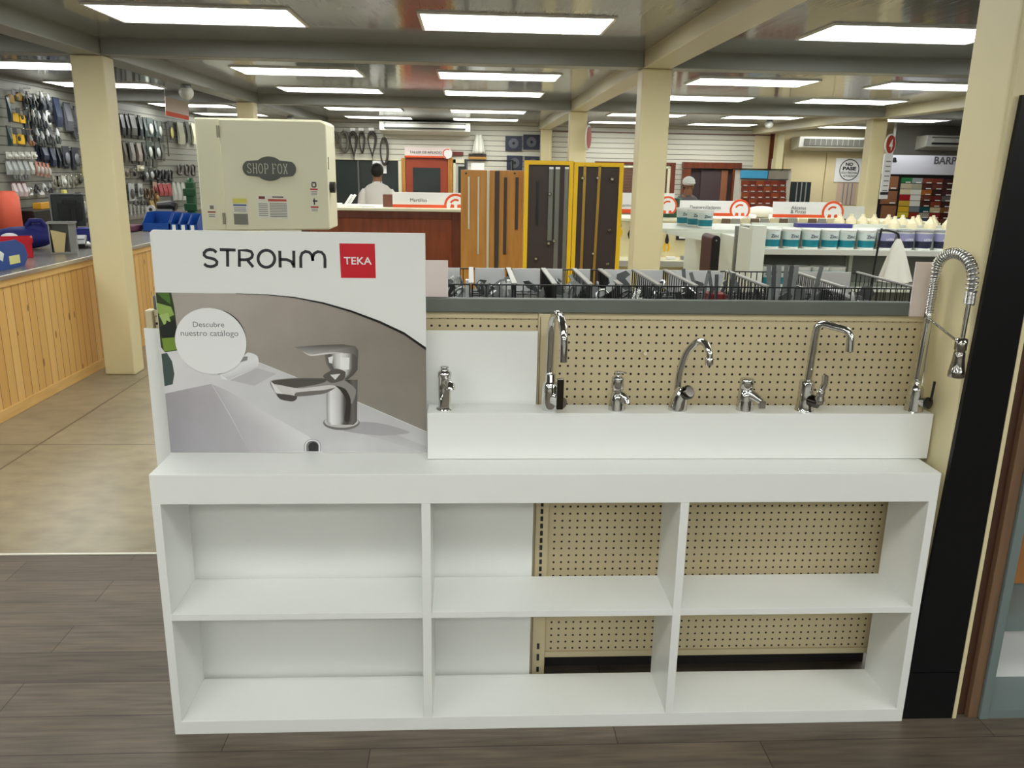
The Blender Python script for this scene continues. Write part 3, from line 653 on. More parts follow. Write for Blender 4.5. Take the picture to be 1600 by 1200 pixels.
for i, ks in fill.items():
    a, b = basks[i]
    for j, kd in enumerate(ks):
        cnt += 1
        hm = HM[(cnt * 7 + i) % (3 if kd == 3 else 4)]; key = (kd, hm.name)
        x = a + .022 + (b - a - .044) * ((j * .618 + .13) % 1); y = BY0 + .05 + (.3 if kd != 3 else .2) * ((j * .414 + .2 + i * .1) % 1)
        if kd == 3:
            ry = -.5 + .9 * ((j * .37 + i * .2) % 1) if i == 7 else (.06 * (j - 3)); rot_ = (rnd.uniform(-.25, .1), ry, rnd.uniform(-.4, .4)); z = BZ0 + .004; sc = .7 if i == 7 else .85
            if i == 8: x = a + .06 + .016 * j; y = BY0 + .14 + .006 * (j % 3); rot_ = (0, .03 * (j - 3), .1 * (j % 2))
            if i == 7: x = a + .03 + .02 * j
        else:
            rot_ = (rnd.uniform(-1.0, .6), rnd.uniform(-.5, .5), rnd.uniform(0, 6.2)); z = BZ0 + .012 + .022 * ((j * .7) % 1); sc = rnd.uniform(.9, 1.3)
        lb = '%s lying in the wire basket %s' % (KL[kd], where[i])
        if key not in meshes:
            o = bracket(kd).build(KN[kd], hm, bevel=0); meshes[key] = o; o['label'] = lb
        else: o = meshes[key].copy(); C.objects.link(o); o['label'] = lb
        o['category'] = 'hardware'; o['group'] = '%ss in basket %s' % (KL[kd], where[i]); o.location = (x, y, z); o.rotation_euler = rot_; o.scale = (sc,) * 3
o = MB().prism([(1.14, 1.30), (1.215, 1.318), (1.275, 1.372), (1.21, 1.35)], 2.72, 2.723).build('bent_blade', HM[1]); tag(o, 'wide flat grey blade lying across the basket third from the spring faucet', 'hardware')
o = MB().prism([(.925, 1.335), (.96, 1.30), (.945, 1.355), (.9, 1.41)], 2.8, 2.803).build('bent_blade', HM[1]); tag(o, 'pointed grey blade sticking up above the basket over the pillar taps', 'hardware')
o = MB().box(.79, .85, 2.64, 2.7, 1.30, 1.345).build('red_box', mat('dull_red_card', (130, 28, 34), .5), bevel=.002); tag(o, 'small dull red box among grey straps in the basket over the pillar taps', 'box')
m = MB(); m.M = Matrix.Translation((1.255, 2.66, 1.335)) @ Matrix.Rotation(.5, 4, 'Y'); m.box(-.04, .06, -.06, .06, 0, .012)
o = m.build('white_carton', PAPER, bevel=.002); tag(o, 'flat white carton tipped in the basket at the spring faucet end', 'carton')
# ---------------------------------------------------------------- band saw behind the poster
t = thing('band_saw', 'big cream band saw with a dark oval name badge on its wheel cover', 'band saw', (-.83, 3.5, 0))
SX0, SX1, SZ0, SZ1 = -1.085, -.572, 1.47, 1.91
hs = MB().prism([(SX0, SZ0), (SX1, SZ0 + .012), (SX1, SZ1 - .012), (SX1 - .02, SZ1), (SX0, SZ1)], 3.41, 3.62).build('wheel_housing', LCREAM, t, bevel=.006)
dr = MB().prism([(-.985, SZ0 + .006), (SX1 + .004, SZ0 + .016), (SX1 + .004, SZ1 - .018), (SX1 - .018, SZ1 - .006), (-.985, SZ1 - .006)], 3.388, 3.408).build('door', LCREAM, t, bevel=.004)
for z in (SZ0 + .03, SZ1 - .075): MB().cyl((-.988, 3.386, z), (-.988, 3.386, z + .045), .006, 10).build('hinge', mat('hinge_steel', (150, 146, 128), .35, .7), dr)
MB().cyl((SX1 + .001, 3.45, 1.65), (SX1 + .022, 3.45, 1.65), .022, 18).build('latch_knob', BLACK, t)
MB().box(SX1, SX1 + .003, 3.42, 3.43, 1.72, 1.77).build('latch_slot', BLACK, t)
MB().box(-1.08, -.95, 3.44, 3.6, .7, SZ0).build('spine', LCREAM, t, bevel=.006)
MB().box(-1.09, -.56, 3.41, 3.62, .06, .72).build('lower_housing', LCREAM, t, bevel=.008)
MB().box(-.92, -.5, 3.36, 3.7, .98, 1.01).build('table', STEEL, t, bevel=.003); MB().box(-.8, -.7, 3.46, 3.58, .72, .98).build('trunnion', STEEL, t)
MB().box(-1.1, -.55, 3.39, 3.64, 0, .06).build('base', BLACK, t)
def S2(px, py): v = at(px, py, Y=3.386); return (v.x, v.z)
bg = MB()
cx_, cz_ = S2(421, 263.5); hw = .101
outline = []
for a in arc(cx_ + hw - .03, cz_, .034, .032, -60, 60, 8): outline.append(a)
for a in arc(cx_, cz_ + .005, .055, .042, 40, 140, 10): outline.append(a)
for a in arc(cx_ - hw + .03, cz_, .034, .032, 120, 240, 8): outline.append(a)
for a in arc(cx_, cz_ - .005, .055, .042, 220, 320, 10): outline.append(a)
BD = mat('badge_grey', (86, 88, 84), .35, .5)
bo = MB().prism(outline, 3.383, 3.3878).build('name_badge', BD, dr, bevel=.001)
# serif letters drawn as strokes
lt = MB()
gl = {'S': [[(.9, .8), (.75, .97), (.45, 1), (.15, .9), (.12, .7), (.4, .54), (.75, .4), (.9, .22), (.75, .04), (.4, 0), (.1, .08), (.05, .25)]], 'H': [[(.15, 0), (.15, 1)], [(.85, 0), (.85, 1)], [(.15, .52), (.85, .52)], [(0, 0), (.3, 0)], [(.7, 0), (1, 0)], [(0, 1), (.3, 1)], [(.7, 1), (1, 1)]],
      'O': [arc(.5, .5, .46, .5, 0, 360, 20)], 'P': [[(.2, 0), (.2, 1), (.6, 1), (.88, .88), (.92, .72), (.85, .55), (.6, .47), (.2, .47)], [(.02, 0), (.4, 0)], [(.02, 1), (.3, 1)]], 'F': [[(.2, 0), (.2, 1), (.92, 1), (.94, .8)], [(.2, .52), (.7, .52)], [(.02, 0), (.42, 0)], [(.02, 1), (.3, 1)]], 'X': [[(.1, 1), (.9, 0)], [(.9, 1), (.1, 0)], [(0, 1), (.3, 1)], [(.7, 1), (1, 1)], [(0, 0), (.3, 0)], [(.7, 0), (1, 0)]]}
xa = cx_ - .086; wl = .0195; hh = .036
for ch in 'SHOP FOX':
    if ch == ' ': xa += .009; continue
    for st in gl[ch]: ribbon(lt, [(xa + p[0] * wl * .86, cz_ - hh / 2 + p[1] * hh) for p in st], .0034, 3.3824)
    xa += wl + .0025
lt.build('lettering', mat('badge_letters', (176, 174, 160), .35, .4), bo)
def sticker(px0, py0, px1, py1, rgb, par=dr, bands=()):
    m = MB(); a = S2(px0, py0); b = S2(px1, py1)
    Yp = 3.3868 if par is dr else 3.4088
    m.box(a[0], b[0], Yp, Yp + .001, b[1], a[1]); o = m.build('sticker', mat('sticker_%d_%d_%d' % rgb, rgb, .45), par)
    for (u0, v0, u1, v1, c) in bands:
        mm = MB(); mm.box(a[0] + (b[0] - a[0]) * u0, a[0] + (b[0] - a[0]) * u1, Yp - .0006, Yp, a[1] + (b[1] - a[1]) * v1, a[1] + (b[1] - a[1]) * v0); mm.build('sticker_band', mat('band_%d_%d_%d' % c, c, .5), o)
lines = lambda u0, u1, v0, v1, n, c=(150, 150, 146): [(u0, v0 + (v1 - v0) * (i + .1) / n, u1, v0 + (v1 - v0) * (i + .6) / n, c) for i in range(n)]
sticker(363, 306, 387, 318, (226, 222, 190), bands=[(0, .35, .95, .95, (214, 204, 96))])
sticker(363, 319, 387, 333, (226, 224, 214), bands=[(.05, .0, .95, .2, (92, 108, 160))] + lines(.1, .9, .35, .9, 3))
sticker(365, 334, 388, 351, (120, 120, 110))
sticker(401, 305, 451, 342, (226, 224, 210), bands=[(.06, .04, .26, .16, (120, 50, 40)), (.36, .16, .96, .25, (190, 70, 56)), (.5, .04, .86, .09, (70, 70, 66))] + lines(.04, .34, .34, .92, 7) + lines(.4, .96, .32, .95, 9, (140, 140, 138)))
sticker(484, 283, 497, 307, (228, 224, 204), bands=[(0, .48, 1, .58, (176, 40, 40)), (.25, .05, .8, .14, (60, 56, 54)), (.2, .14, .35, .36, (60, 56, 54)), (.68, .14, .85, .36, (60, 56, 54)), (.3, .34, .75, .42, (60, 56, 54))] + lines(.1, .9, .66, .95, 3))
sticker(485, 308, 498, 332, (228, 224, 204), bands=[(0, .6, 1, .7, (176, 40, 40)), (.4, .08, .56, .5, (54, 52, 50)), (.3, .2, .9, .3, (54, 52, 50))] + lines(.1, .9, .76, .96, 2))
sticker(321, 319, 335, 342, (228, 224, 204), par=hs, bands=[(0, .5, 1, .6, (140, 60, 40)), (.3, .1, .8, .35, (120, 116, 104))] + lines(.1, .9, .7, .95, 2))

# ---------------------------------------------------------------- pine tool counter on the left
CX = -3.2
t = thing('service_counter', 'long counter clad in knotty pine boards with a worn grey top', 'counter', (-3.5, 7, 0))
MB().box(-3.5, CX, 4.2, 10.8, .08, .895).build('front_panel', PINE, t)
MB().box(-3.5, CX + .015, 4.2, 10.8, .895, .95).build('top_rail', PINET, t, bevel=.004)
MB().box(-3.5, CX + .012, 4.2, 10.8, 0, .08).build('baseboard', PINET, t, bevel=.004)
MB().box(-4.32, CX + .022, 4.2, 10.8, .951, .975).build('countertop', mat('worn_grey_laminate', (128, 122, 116), .25, vary=.1, vscale=3), t)
MB().box(CX + .022, CX + .036, 4.2, 10.8, .948, .979).build('edge_trim', mat('aluminium_trim', (206, 204, 196), .3, .8), t, bevel=.003)
MB().box(-4.28, -3.5, 4.2, 10.8, 0, .95).build('carcass', PINET, t)
TZ = .976
def on_counter(px, py): return at(px, py, Z=TZ)
def bin_at(label, x, y, z, W, D, H, m, tagc=None, group=None):
    """shop parts bin, open at the front, slanted front lip; faces the aisle"""
    t = thing('parts_bin', label, 'bin', (x, y, z), group=group)
    s_ = [(-D, 0), (D, 0), (D, H), (-D * .2, H), (-D, H * .45)]
    sh = MB()
    for xx in (-W, W - .005): sh.add([(xx, p, q_) for p, q_ in s_] + [(xx + .005, p, q_) for p, q_ in s_], [(0, 1, 2, 3, 4), (9, 8, 7, 6, 5)] + [(i, 5 + i, 5 + (i + 1) % 5, (i + 1) % 5) for i in range(5)])
    sh.box(-W, W, -D, D, 0, .005).box(-W, W, D - .005, D, 0, H).box(-W, W, -D, -D + .005, 0, H * .45)
    so = sh.build('shell', m, t, rel=False)
    if tagc: MB().box(-W * .5, W * .3, -D - .002, -D, H * .08, H * .4).build('paper_label', tagc, t, rel=False)
    return t
PT = mat('pale_yellow_note', (226, 220, 150), .6); PW = mat('white_note', (230, 234, 230), .6)
b1 = thing('parts_bin', 'large blue plastic bin with paper notes on the counter edge, before the red tub', 'bin', (-3.5, 6.0, TZ), PI / 2)
prof = [(-.42, 0), (.3, 0), (.36, .07), (.33, .15), (.22, .2), (-.42, .2)]
MB().prism(prof, -.165, -.158).prism(prof, .158, .165).box(-.42, .3, -.158, .158, 0, .006).box(-.42, -.413, -.158, .158, .006, .2).add([(.3, -.158, 0), (.3, .158, 0), (.36, -.158, .07), (.36, .158, .07), (.295, -.158, .006), (.295, .158, .006), (.352, -.158, .07), (.352, .158, .07)], [(0, 1, 3, 2), (4, 6, 7, 5), (2, 3, 7, 6)]).build('shell', BLUE, b1, rel=False)
MB().box(.1, .24, -.168, -.1655, .03, .09).build('paper_note', PT, b1, rel=False)
MB().box(-.36, -.14, -.168, -.1655, .01, .12).build('paper_note', PW, b1, rel=False)
m = MB(); m.M = Matrix.Rotation(.5, 4, 'Y'); m.box(-.12, -.02, -.168, -.1655, .06, .12); m.build('paper_note', PW, b1, rel=False)
RP = mat('red_plastic', (196, 18, 36), .35)
t = thing('tub', 'square red plastic tub beside the large blue bin on the counter', 'tub', (-3.7, 6.9, TZ), .5)
MB().box(-.11, .11, -.11, .11, 0, .005).box(-.11, -.105, -.11, .11, 0, .155).box(.105, .11, -.11, .11, 0, .155).box(-.11, .11, -.11, -.105, 0, .155).box(-.11, .11, .105, .11, 0, .155).build('shell', RP, t, rel=False)
MB().box(-.12, .12, -.12, -.11, .12, .16).box(-.12, .12, .11, .12, .12, .16).box(-.12, -.11, -.12, .12, .12, .16).box(.11, .12, -.12, .12, .12, .16).build('rim', RP, t, rel=False)
t = thing('tool_bag', 'slumped dark blue tool bag with white badge behind the red tub', 'bag', (-3.98, 7.55, TZ), .3)
MB().ell((0, 0, .1), .26, .13, .1).ell((.12, .02, .14), .12, .09, .1).build('bag_body', NAVY, t, rel=False)
MB().tube([(.04, -.02, .2), (.08, -.03, .25), (.16, -.03, .25), (.19, -.02, .2)], .022, 8).build('handle', NAVY, t, rel=False)
MB().ell((-.08, -.112, .11), .075, .03, .04).build('badge', PAPER, t, rel=False)
t = thing('display_box', 'clear grey plastic box holding a tan paper bag on the counter', 'box', (-3.49, 7.26, TZ), .35)
MB().box(-.1, .1, -.07, .07, 0, .012).box(-.1, .1, .062, .07, 0, .25).box(-.1, -.092, -.07, .07, 0, .25).box(.05, .1, -.065, .07, .012, .25).box(-.11, .11, -.08, .08, .25, .265).build('case', mat('smoky_acrylic', (150, 152, 150), .2), t, rel=False)
MB().prism([(-.07, .012), (.0, .012), (.03, .17), (-.085, .2)], -.075, -.04).build('paper_bag', mat('tan_paper', (206, 190, 138), .7), t, rel=False)
t = thing('monitor', 'dark computer monitor seen from behind on the tool counter', 'monitor', (-4.12, 8.75, TZ), .35)
MB().box(-.15, .15, -.03, .0, .12, .44).build('screen_housing', mat('charcoal_plastic', (48, 54, 52), .4), t, rel=False, bevel=.01)
MB().box(-.09, .12, -.06, -.03, .18, .36).box(-.04, .08, -.062, -.05, .34, .39).build('back_cover', BLACK, t, rel=False, bevel=.01)
MB().box(-.165, -.151, -.035, .01, .11, .45).box(-.15, .165, -.035, .01, .441, .45).build('bezel', GREYP, t, rel=False)
MB().box(.02, .07, -.075, -.061, .02, .3).box(-.08, .14, -.12, .06, 0, .02).build('stand', BLACK, t, rel=False, bevel=.005)
t = thing('card_terminal', 'black and grey card reader on a black cable between clear box and column', 'terminal', (-3.6, 7.75, TZ), .7)
m = MB(); m.M = Matrix.Rotation(-.35, 4, 'Z') @ Matrix.Rotation(.2, 4, 'X'); m.box(-.07, .07, -.15, .15, .035, .075); m.build('case', BLACK, t, rel=False, bevel=.006)
m = MB(); m.M = Matrix.Rotation(-.35, 4, 'Z') @ Matrix.Rotation(.2, 4, 'X'); m.box(-.055, .055, -.0, .13, .076, .08); m.build('screen', GREYP, t, rel=False)
MB().tube([(-.02, -.1, .01), (.04, -.16, .006), (.1, -.06, .006), (.06, .06, .006)], .006, 6).build('cable', BLACK, t, rel=False)
o = MB().box(-.1, .1, -.1, .1, 0, .12).build('blue_carton', mat('blue_card', (30, 44, 130), .5), loc=(-3.86, 8.55, TZ), bevel=.003); tag(o, 'blue carton on the counter between monitor and column', 'carton')
o = MB().box(-.12, .12, -.12, .12, 0, .14).build('grey_box', GREYP, loc=(-4.15, 6.75, TZ), bevel=.008); tag(o, 'grey plastic case behind the large blue bin on the counter', 'case')
o = MB().box(-.2, .2, -.12, .12, 0, .012).build('paper_heap', PAPER, loc=(-3.85, 8.05, TZ), bevel=.003); o.rotation_euler = (0, 0, .5); tag(o, 'flat heap of papers on the counter behind the card reader', 'papers')
gb = 'blue bins at the far end of the counter'
bin_at('wide blue parts bin on the counter beyond the column, largest of its row', -3.63, 9.95, TZ, .15, .2, .21, BLUE, group=gb)
for i in range(3): bin_at(['blue labelled bin next to the widest blue bin', 'middle blue labelled bin of the three before the green stand', 'blue labelled bin beside the green stand'][i], -3.42 + .105 * i, 9.95, TZ, .05, .2, .2 - .006 * i, BLUE, PW, group=gb)
o = MB().box(-.13, .13, -.16, .16, 0, .07).build('maroon_case', mat('maroon_fabric', (92, 44, 66), .7), loc=(-3.96, 9.75, TZ), bevel=.02); tag(o, 'flat maroon tool case beside the blue bins on the counter', 'case')
GREEN = mat('green_paint', (24, 76, 42), .4)
t = thing('green_stand', 'dark green metal tool stand on the counter beside the cream band saw', 'stand', (-3.46, 10.55, TZ))
MB().box(-.05, .05, -.05, .05, .03, .55).build('post', GREEN, t, rel=False, bevel=.01)
for z in (.2, .38): MB().box(-.075, .075, -.07, -.051, z, z + .09).build('plate', GREEN, t, rel=False, bevel=.006)
MB().lathe([(.045, .55), (.036, .59), (0, .6)], n=12).build('cap', GREEN, t, rel=False); MB().box(-.1, .1, -.1, .1, 0, .03).build('foot', GREEN, t, rel=False)
t = thing('angle_grinder', 'black power tool with a pale round wheel on the counter behind the blue bins', 'power tool', (-3.8, 10.4, TZ))
MB().tube([(-.02, 0, .26), (.14, .0, .27), (.2, 0, .25)], [.05, .06, .05], 12).build('motor_body', BLACK, t, rel=False); MB().cyl((-.08, -.09, .22), (-.08, -.055, .22), .05, 18).build('wheel', mat('pale_disc', (200, 200, 196), .4), t, rel=False)
MB().cyl((-.08, -.1, .22), (-.08, -.09, .22), .02, 10).build('hub', BLACK, t, rel=False); MB().box(-.12, .16, -.05, .05, 0, .225).build('rest_block', GREYP, t, rel=False)
# back shelf along the left wall
t = thing('back_shelf', 'grey shelf board along the slat wall behind the tool counter', 'shelf', (-5.0, 12, 0))
MB().box(-5.199, -4.85, 9.2, 16.5, .95, .98).build('board', mat('worn_grey_laminate', (128, 122, 116), .25), t); MB().box(-5.199, -4.9, 9.25, 16.45, 0, .95).build('cabinet', mat('grey_front', (120, 118, 112), .5), t)
# ---------------------------------------------------------------- goods hanging on the tool wall at the left
WLX = -5.2
ORD = ['first', 'second', 'third', 'fourth', 'fifth', 'sixth', 'seventh', 'eighth', 'ninth', 'tenth', 'eleventh', 'twelfth', 'thirteenth', 'fourteenth', 'fifteenth', 'sixteenth']
def hang(kind, px, py, wpx, hpx, rgb, label, cat, group, rgb2=(60, 62, 64), o=.05):
    """a product on a hook of the wall, its box given as the photograph shows it"""
    a = at(px - wpx / 2, py, X=WLX); b = at(px + wpx / 2, py + hpx, X=WLX); c = at(px, py, X=WLX); d = at(px, py + hpx, X=WLX)
    W = min(.34, max(.05, abs(b.y - a.y))) / 2; H = max(.06, c.z - d.z)
    nm = {'card': 'blister_pack', 'bag': 'poly_bag', 'tool': 'hand_tool', 'tape': 'tape_measure', 'loop': 'cable_coil', 'bar': 'long_tool', 'wrench': 'wrench', 'jar': 'plastic_jar'}[kind]
    t = thing(nm, label, cat, (WLX, c.y, d.z), group=group)
    m1 = mat('goods_%d_%d_%d' % rgb, rgb, .35); m2 = mat('goods_%d_%d_%d' % rgb2, rgb2, .4)
    if o > .02: MB().tube([(0.001, 0, H * .97), (o + .03, 0, H * .97), (o + .035, 0, H * .99)], .004, 5).build('hook', CHROME, t, rel=False)
    if kind == 'card':
        MB().box(o, o + .006, -W, W, 0, H).build('card', m1, t, rel=False)
        m = MB(); m.M = Matrix.Translation((o + .006, 0, H * .4)); m.ell((0.012, 0, 0), .022, W * .62, H * .3, 10, 6); m.build('product', m2, t, rel=False)
    elif kind == 'bag':
        k9 = 1 if o > .02 else .4; m = MB(); m.M = Matrix.Translation((o, 0, 0)); n = 6
        m.add([(.004, -W, H), (.004, W, H), (-.004, -W, H), (-.004, W, H), (.035 * k9, -W * 1.0, H * .35), (.03 * k9, W * .96, H * .35), (.02 * k9, -W * .95, 0), (.022 * k9, W, 0), (-.004, -W, 0), (-.004, W, 0)], [(0, 1, 5, 4), (4, 5, 7, 6), (6, 7, 9, 8), (2, 3, 1, 0), (2, 0, 4), (2, 4, 6, 8), (1, 3, 5), (3, 9, 7, 5), (3, 2, 8, 9)]); m.build('pouch', m1, t, rel=False)
        MB().box(o - .005, o + .006, -W, W, H * .86, H).build('header_card', m2, t, rel=False)
    elif kind == 'tool':
        MB().tube([(o, -W * .3, H * .55), (o + .01, -W * .8, H * .2), (o + .01, -W * .5, 0)], [.012, .018, .014], 7).tube([(o, W * .3, H * .55), (o + .01, W * .8, H * .2), (o + .01, W * .5, 0)], [.012, .018, .014], 7).build('grip', m1, t, rel=False)
        MB().tube([(o, 0, H * .5), (o + .004, 0, H * .62), (o, 0, H)], [.022, .026, .007], 8).build('jaw', m2, t, rel=False)
    elif kind == 'tape':
        MB().prism([(-W, 0), (W * .9, 0), (W, H * .3), (W * .8, H * .62), (-W * .2, H * .66), (-W, H * .45)], -.02, .02).build('case', m1, t, rel=False).rotation_euler = (0, 0, PI / 2)
        t.children[-1].location = (o + .02, 0, 0)
        MB().cyl((o + .04, 0, H * .32), (o + .047, 0, H * .32), min(W, H * .3) * .55, 14).build('badge', m2, t, rel=False)
        MB().box(o, o + .004, -W * .6, W * .6, H * .6, H).build('card', m2, t, rel=False)
    elif kind == 'loop':
        MB().tube([(o + .01 * math.sin(a * .9), W * .9 * math.sin(2 * PI * a / 20), H / 2 + H / 2 * math.cos(2 * PI * a / 20)) for a in range(21)], .018, 7).build('coil', m1, t, rel=False)
    elif kind in ('bar', 'wrench'):
        MB().box(o, o + .012, -W * .5, W * .5, 0, H * .9).build('shaft', m1, t, rel=False)
        MB().lathe([(W * .8, o - .002), (W * .8, o + .016)], (0, 0, H * .9), 10, axis='x').build('head', m1 if kind == 'wrench' else m2, t, rel=False)
    return t
rows = []
Y_, DK, CH, NV, CL, WT, RD, GD = (232, 184, 40), (40, 42, 46), (170, 172, 174), (34, 42, 64), (156, 160, 158), (214, 214, 210), (150, 44, 56), (158, 130, 72)
def row(name, grp, items):
    k = {}
    for (kind, px, py, w_, h_, rgb, desc, cat, *r2) in items:
        i = k.get(desc, 0); k[desc] = i + 1
        n = sum(1 for x in items if x[6] == desc)
        lb = '%s%s, tool wall %s' % (desc, '' if n == 1 else ', %s of its kind' % ORD[i], name)
        hang(kind, px, py, w_, h_, rgb, lb, cat, '%s %s' % (desc + 's', name), *r2)
row('top row', '', [('tape', 13, 140, 12, 20, (176, 140, 52), 'yellow tape measure', 'tape measure', DK), ('tape', 26, 137, 12, 20, (182, 146, 56), 'yellow tape measure', 'tape measure', DK)] +
    [('tool', 34 + i * 11, 142 + (i % 2) * 4, 10, 20, DK, 'black handled plier', 'pliers', CH) for i in range(4)] + [('bag', 80, 152, 15, 46, NV, 'long dark navy pack', 'pack', (26, 32, 50)), ('bag', 97, 160, 15, 44, (84, 86, 94), 'large smoky poly bag', 'pack', DK), ('bag', 113, 166, 14, 44, (92, 94, 100), 'large smoky poly bag', 'pack', DK)])
row('second row', '', [('tape', 20, 168, 13, 22, Y_, 'yellow tape measure', 'tape measure', DK), ('tape', 31, 172, 11, 20, Y_, 'yellow tape measure', 'tape measure', DK)] + [('tool', 43 + i * 9, 170 + i * 3, 9, 24, (60, 62, 66), 'dark handled snip', 'snips', (190, 192, 194)) for i in range(3)] + [('card', 67, 172, 9, 22, (206, 208, 208), 'white carded tool', 'pack', DK)])
row('third row', '', [('tape', 15, 200, 13, 24, Y_, 'yellow tape measure', 'tape measure', DK), ('tape', 29, 201, 13, 24, Y_, 'yellow tape measure', 'tape measure', DK)] + [('tool', 40, 211, 9, 16, (150, 100, 70), 'brown gripped tool', 'hand tool', CH)] + [('tool', 50 + i * 8, 200 + (i % 2) * 5, 9, 24, (70, 74, 72), 'chrome jawed plier', 'pliers', (200, 202, 204)) for i in range(5)] + [('bar', 112, 209, 12, 6, (150, 156, 110), 'olive label strip', 'label')])
row('navy pack row', '', [('bag', 61, 228, 11, 22, NV, 'navy pack', 'pack', (26, 32, 50)), ('bag', 73, 230, 10, 30, NV, 'navy pack', 'pack', (26, 32, 50)), ('bag', 82, 230, 7, 32, (22, 28, 42), 'navy pack', 'pack', NV), ('card', 95, 228, 14, 32, (52, 56, 66), 'dark pack with yellow foot', 'pack', (110, 112, 118)), ('card', 110, 230, 14, 30, (52, 56, 66), 'dark pack with yellow foot', 'pack', (110, 112, 118)), ('card', 121, 231, 7, 28, (52, 56, 66), 'dark pack with yellow foot', 'pack', (110, 112, 118))] +
    [('card', 5 + i * 10, 237, 9, 11, (190, 190, 180), 'pale small card', 'card', (206, 206, 198)) for i in range(5)])
row('clear bag row', '', [('bag', 4 + i * 9, 251, 9, 22, CL, 'clear bag of hardware', 'pack', (120, 124, 122)) for i in range(4)] + [('bag', 40, 252, 8, 20, (178, 178, 172), 'clear bag of hardware', 'pack', (120, 124, 122))] + [('card', 49 + i * 6, 252 + i, 5.5, 22, (190, 134, 118), 'pinkish carded tool', 'pack', (196, 190, 184)) for i in range(4)])
row('row above the monitor', '', [('card', 76 + i * 6, 274, 5.5, 18, (168, 162, 148), 'small beige pack', 'pack', (120, 116, 106)) for i in range(2)] + [('card', 92, 274, 8, 17, (200, 200, 192), 'white price card', 'card', (206, 206, 200)), ('card', 101, 274, 6, 18, (168, 164, 150), 'small olive pack', 'pack', (110, 110, 96)), ('card', 116, 272, 7, 17, (96, 88, 66), 'dark olive pack', 'pack', DK), ('card', 124, 262, 7, 14, (190, 180, 90), 'yellow small pack', 'pack', DK)])
row('lowest row before column', '', [('bag', 13 + i * 8, 285, 8, 22, (200, 184, 186), 'pink topped white pack', 'pack', (140, 52, 74)) for i in range(3)] + [('loop', 39, 295, 8, 10, (170, 172, 172), 'silver ring', 'ring'), ('tool', 49, 287, 10, 14, DK, 'black handled cutter', 'cutter', DK), ('tool', 61, 286, 10, 13, (150, 152, 154), 'silver blade cutter', 'cutter', (200, 202, 204))])
# beyond the column
row('top row past column', '', [('bag', 183, 177, 9, 34, (38, 42, 46), 'black pack', 'pack', DK), ('bag', 200, 178, 12, 33, (98, 98, 96), 'smoky poly bag', 'pack', (64, 66, 66)), ('bag', 211, 180, 7, 32, (44, 52, 54), 'black pack', 'pack', DK), ('card', 228, 184, 12, 29, (60, 72, 70), 'green and white carded clamp', 'pack', (206, 208, 200)), ('card', 243, 189, 8, 26, (84, 90, 88), 'grey carded clamp', 'pack', (170, 172, 166)), ('bar', 254, 190, 7, 54, (58, 56, 52), 'long dark rasp', 'tool'), ('card', 261, 189, 8, 30, (46, 48, 46), 'black card with yellow tip', 'pack', (206, 200, 120)), ('bag', 276, 190, 12, 35, (172, 172, 150), 'clear olive bag', 'pack', (140, 140, 124)), ('bag', 287, 190, 8, 33, (66, 68, 60), 'dark olive bag', 'pack', DK), ('bag', 297, 192, 9, 33, (184, 182, 156), 'pale olive bag', 'pack', (160, 158, 140))])
row('second row past column', '', [('bag', 187, 220, 8, 34, (100, 92, 78), 'brown pack', 'pack', DK), ('bag', 199, 221, 9, 30, (152, 148, 144), 'clear pouch with dark tip', 'pack', (80, 80, 78)), ('bag', 210, 222, 9, 30, (152, 140, 138), 'clear pouch with dark tip', 'pack', (80, 80, 78)), ('card', 227, 221, 11, 27, (48, 58, 56), 'black and white carded tool', 'pack', (196, 200, 196)), ('card', 240, 223, 10, 25, (70, 76, 74), 'black and white carded tool', 'pack', (180, 184, 180)), ('bar', 250, 228, 7, 24, (86, 84, 78), 'grey file', 'tool')])
row('third row past column', '', [('card', 191, 262, 10, 16, (160, 150, 140), 'pinkish card', 'pack', (120, 104, 96)), ('card', 203, 263, 6, 14, (120, 114, 104), 'small brown pack', 'pack', DK), ('card', 214, 258, 12, 9, (196, 190, 164), 'cream carton', 'pack', (210, 206, 184)), ('tool', 217, 268, 12, 11, DK, 'black clamp', 'clamp', DK), ('card', 230, 262, 10, 19, (50, 50, 50), 'black carded tool', 'pack', CH), ('loop', 241, 266, 8, 14, DK, 'black wheel', 'wheel'), ('loop', 251, 266, 8, 16, (40, 40, 44), 'black wheel', 'wheel'), ('loop', 261, 266, 8, 17, (44, 44, 48), 'black wheel', 'wheel'), ('loop', 275, 258, 8, 15, (62, 54, 50), 'dark sanding loop', 'belt'), ('loop', 287, 258, 9, 16, (62, 54, 50), 'dark sanding loop', 'belt'), ('loop', 297, 258, 8, 16, (62, 54, 50), 'dark sanding loop', 'belt')])
row('fourth row past column', '', [('card', 199, 286, 12, 28, (196, 200, 200), 'white card with grey shield', 'pack', (90, 92, 94)), ('card', 213, 286, 9, 21, (188, 192, 190), 'white card with grey shield', 'pack', (110, 112, 112)), ('loop', 223, 295, 8, 15, (90, 66, 44), 'brown wire coil', 'coil'), ('loop', 230, 296, 8, 16, (98, 72, 48), 'brown wire coil', 'coil'), ('card', 236, 284, 8, 18, (168, 130, 110), 'tan card', 'pack', (130, 70, 60))] + [('bag', 244 + i * 7, 286, 8, 20, RD, 'red bristle pack', 'pack', (206, 196, 190)) for i in range(3)] + [('bag', 266 + i * 7, 284, 7, 29, (184, 186, 178), 'clear pouch of drill bits', 'pack', (140, 142, 136)) for i in range(4)])
row('wrench row past column', '', [('wrench', 198 + i * 6, 320 + i * .5, 5, 20, (186, 184, 180), 'silver wrench', 'wrench') for i in range(5)] + [('bag', 231, 312, 8, 20, GD, 'gold pouch', 'pack', (110, 90, 50)), ('bag', 241, 312, 8, 20, GD, 'gold pouch', 'pack', (110, 90, 50))])
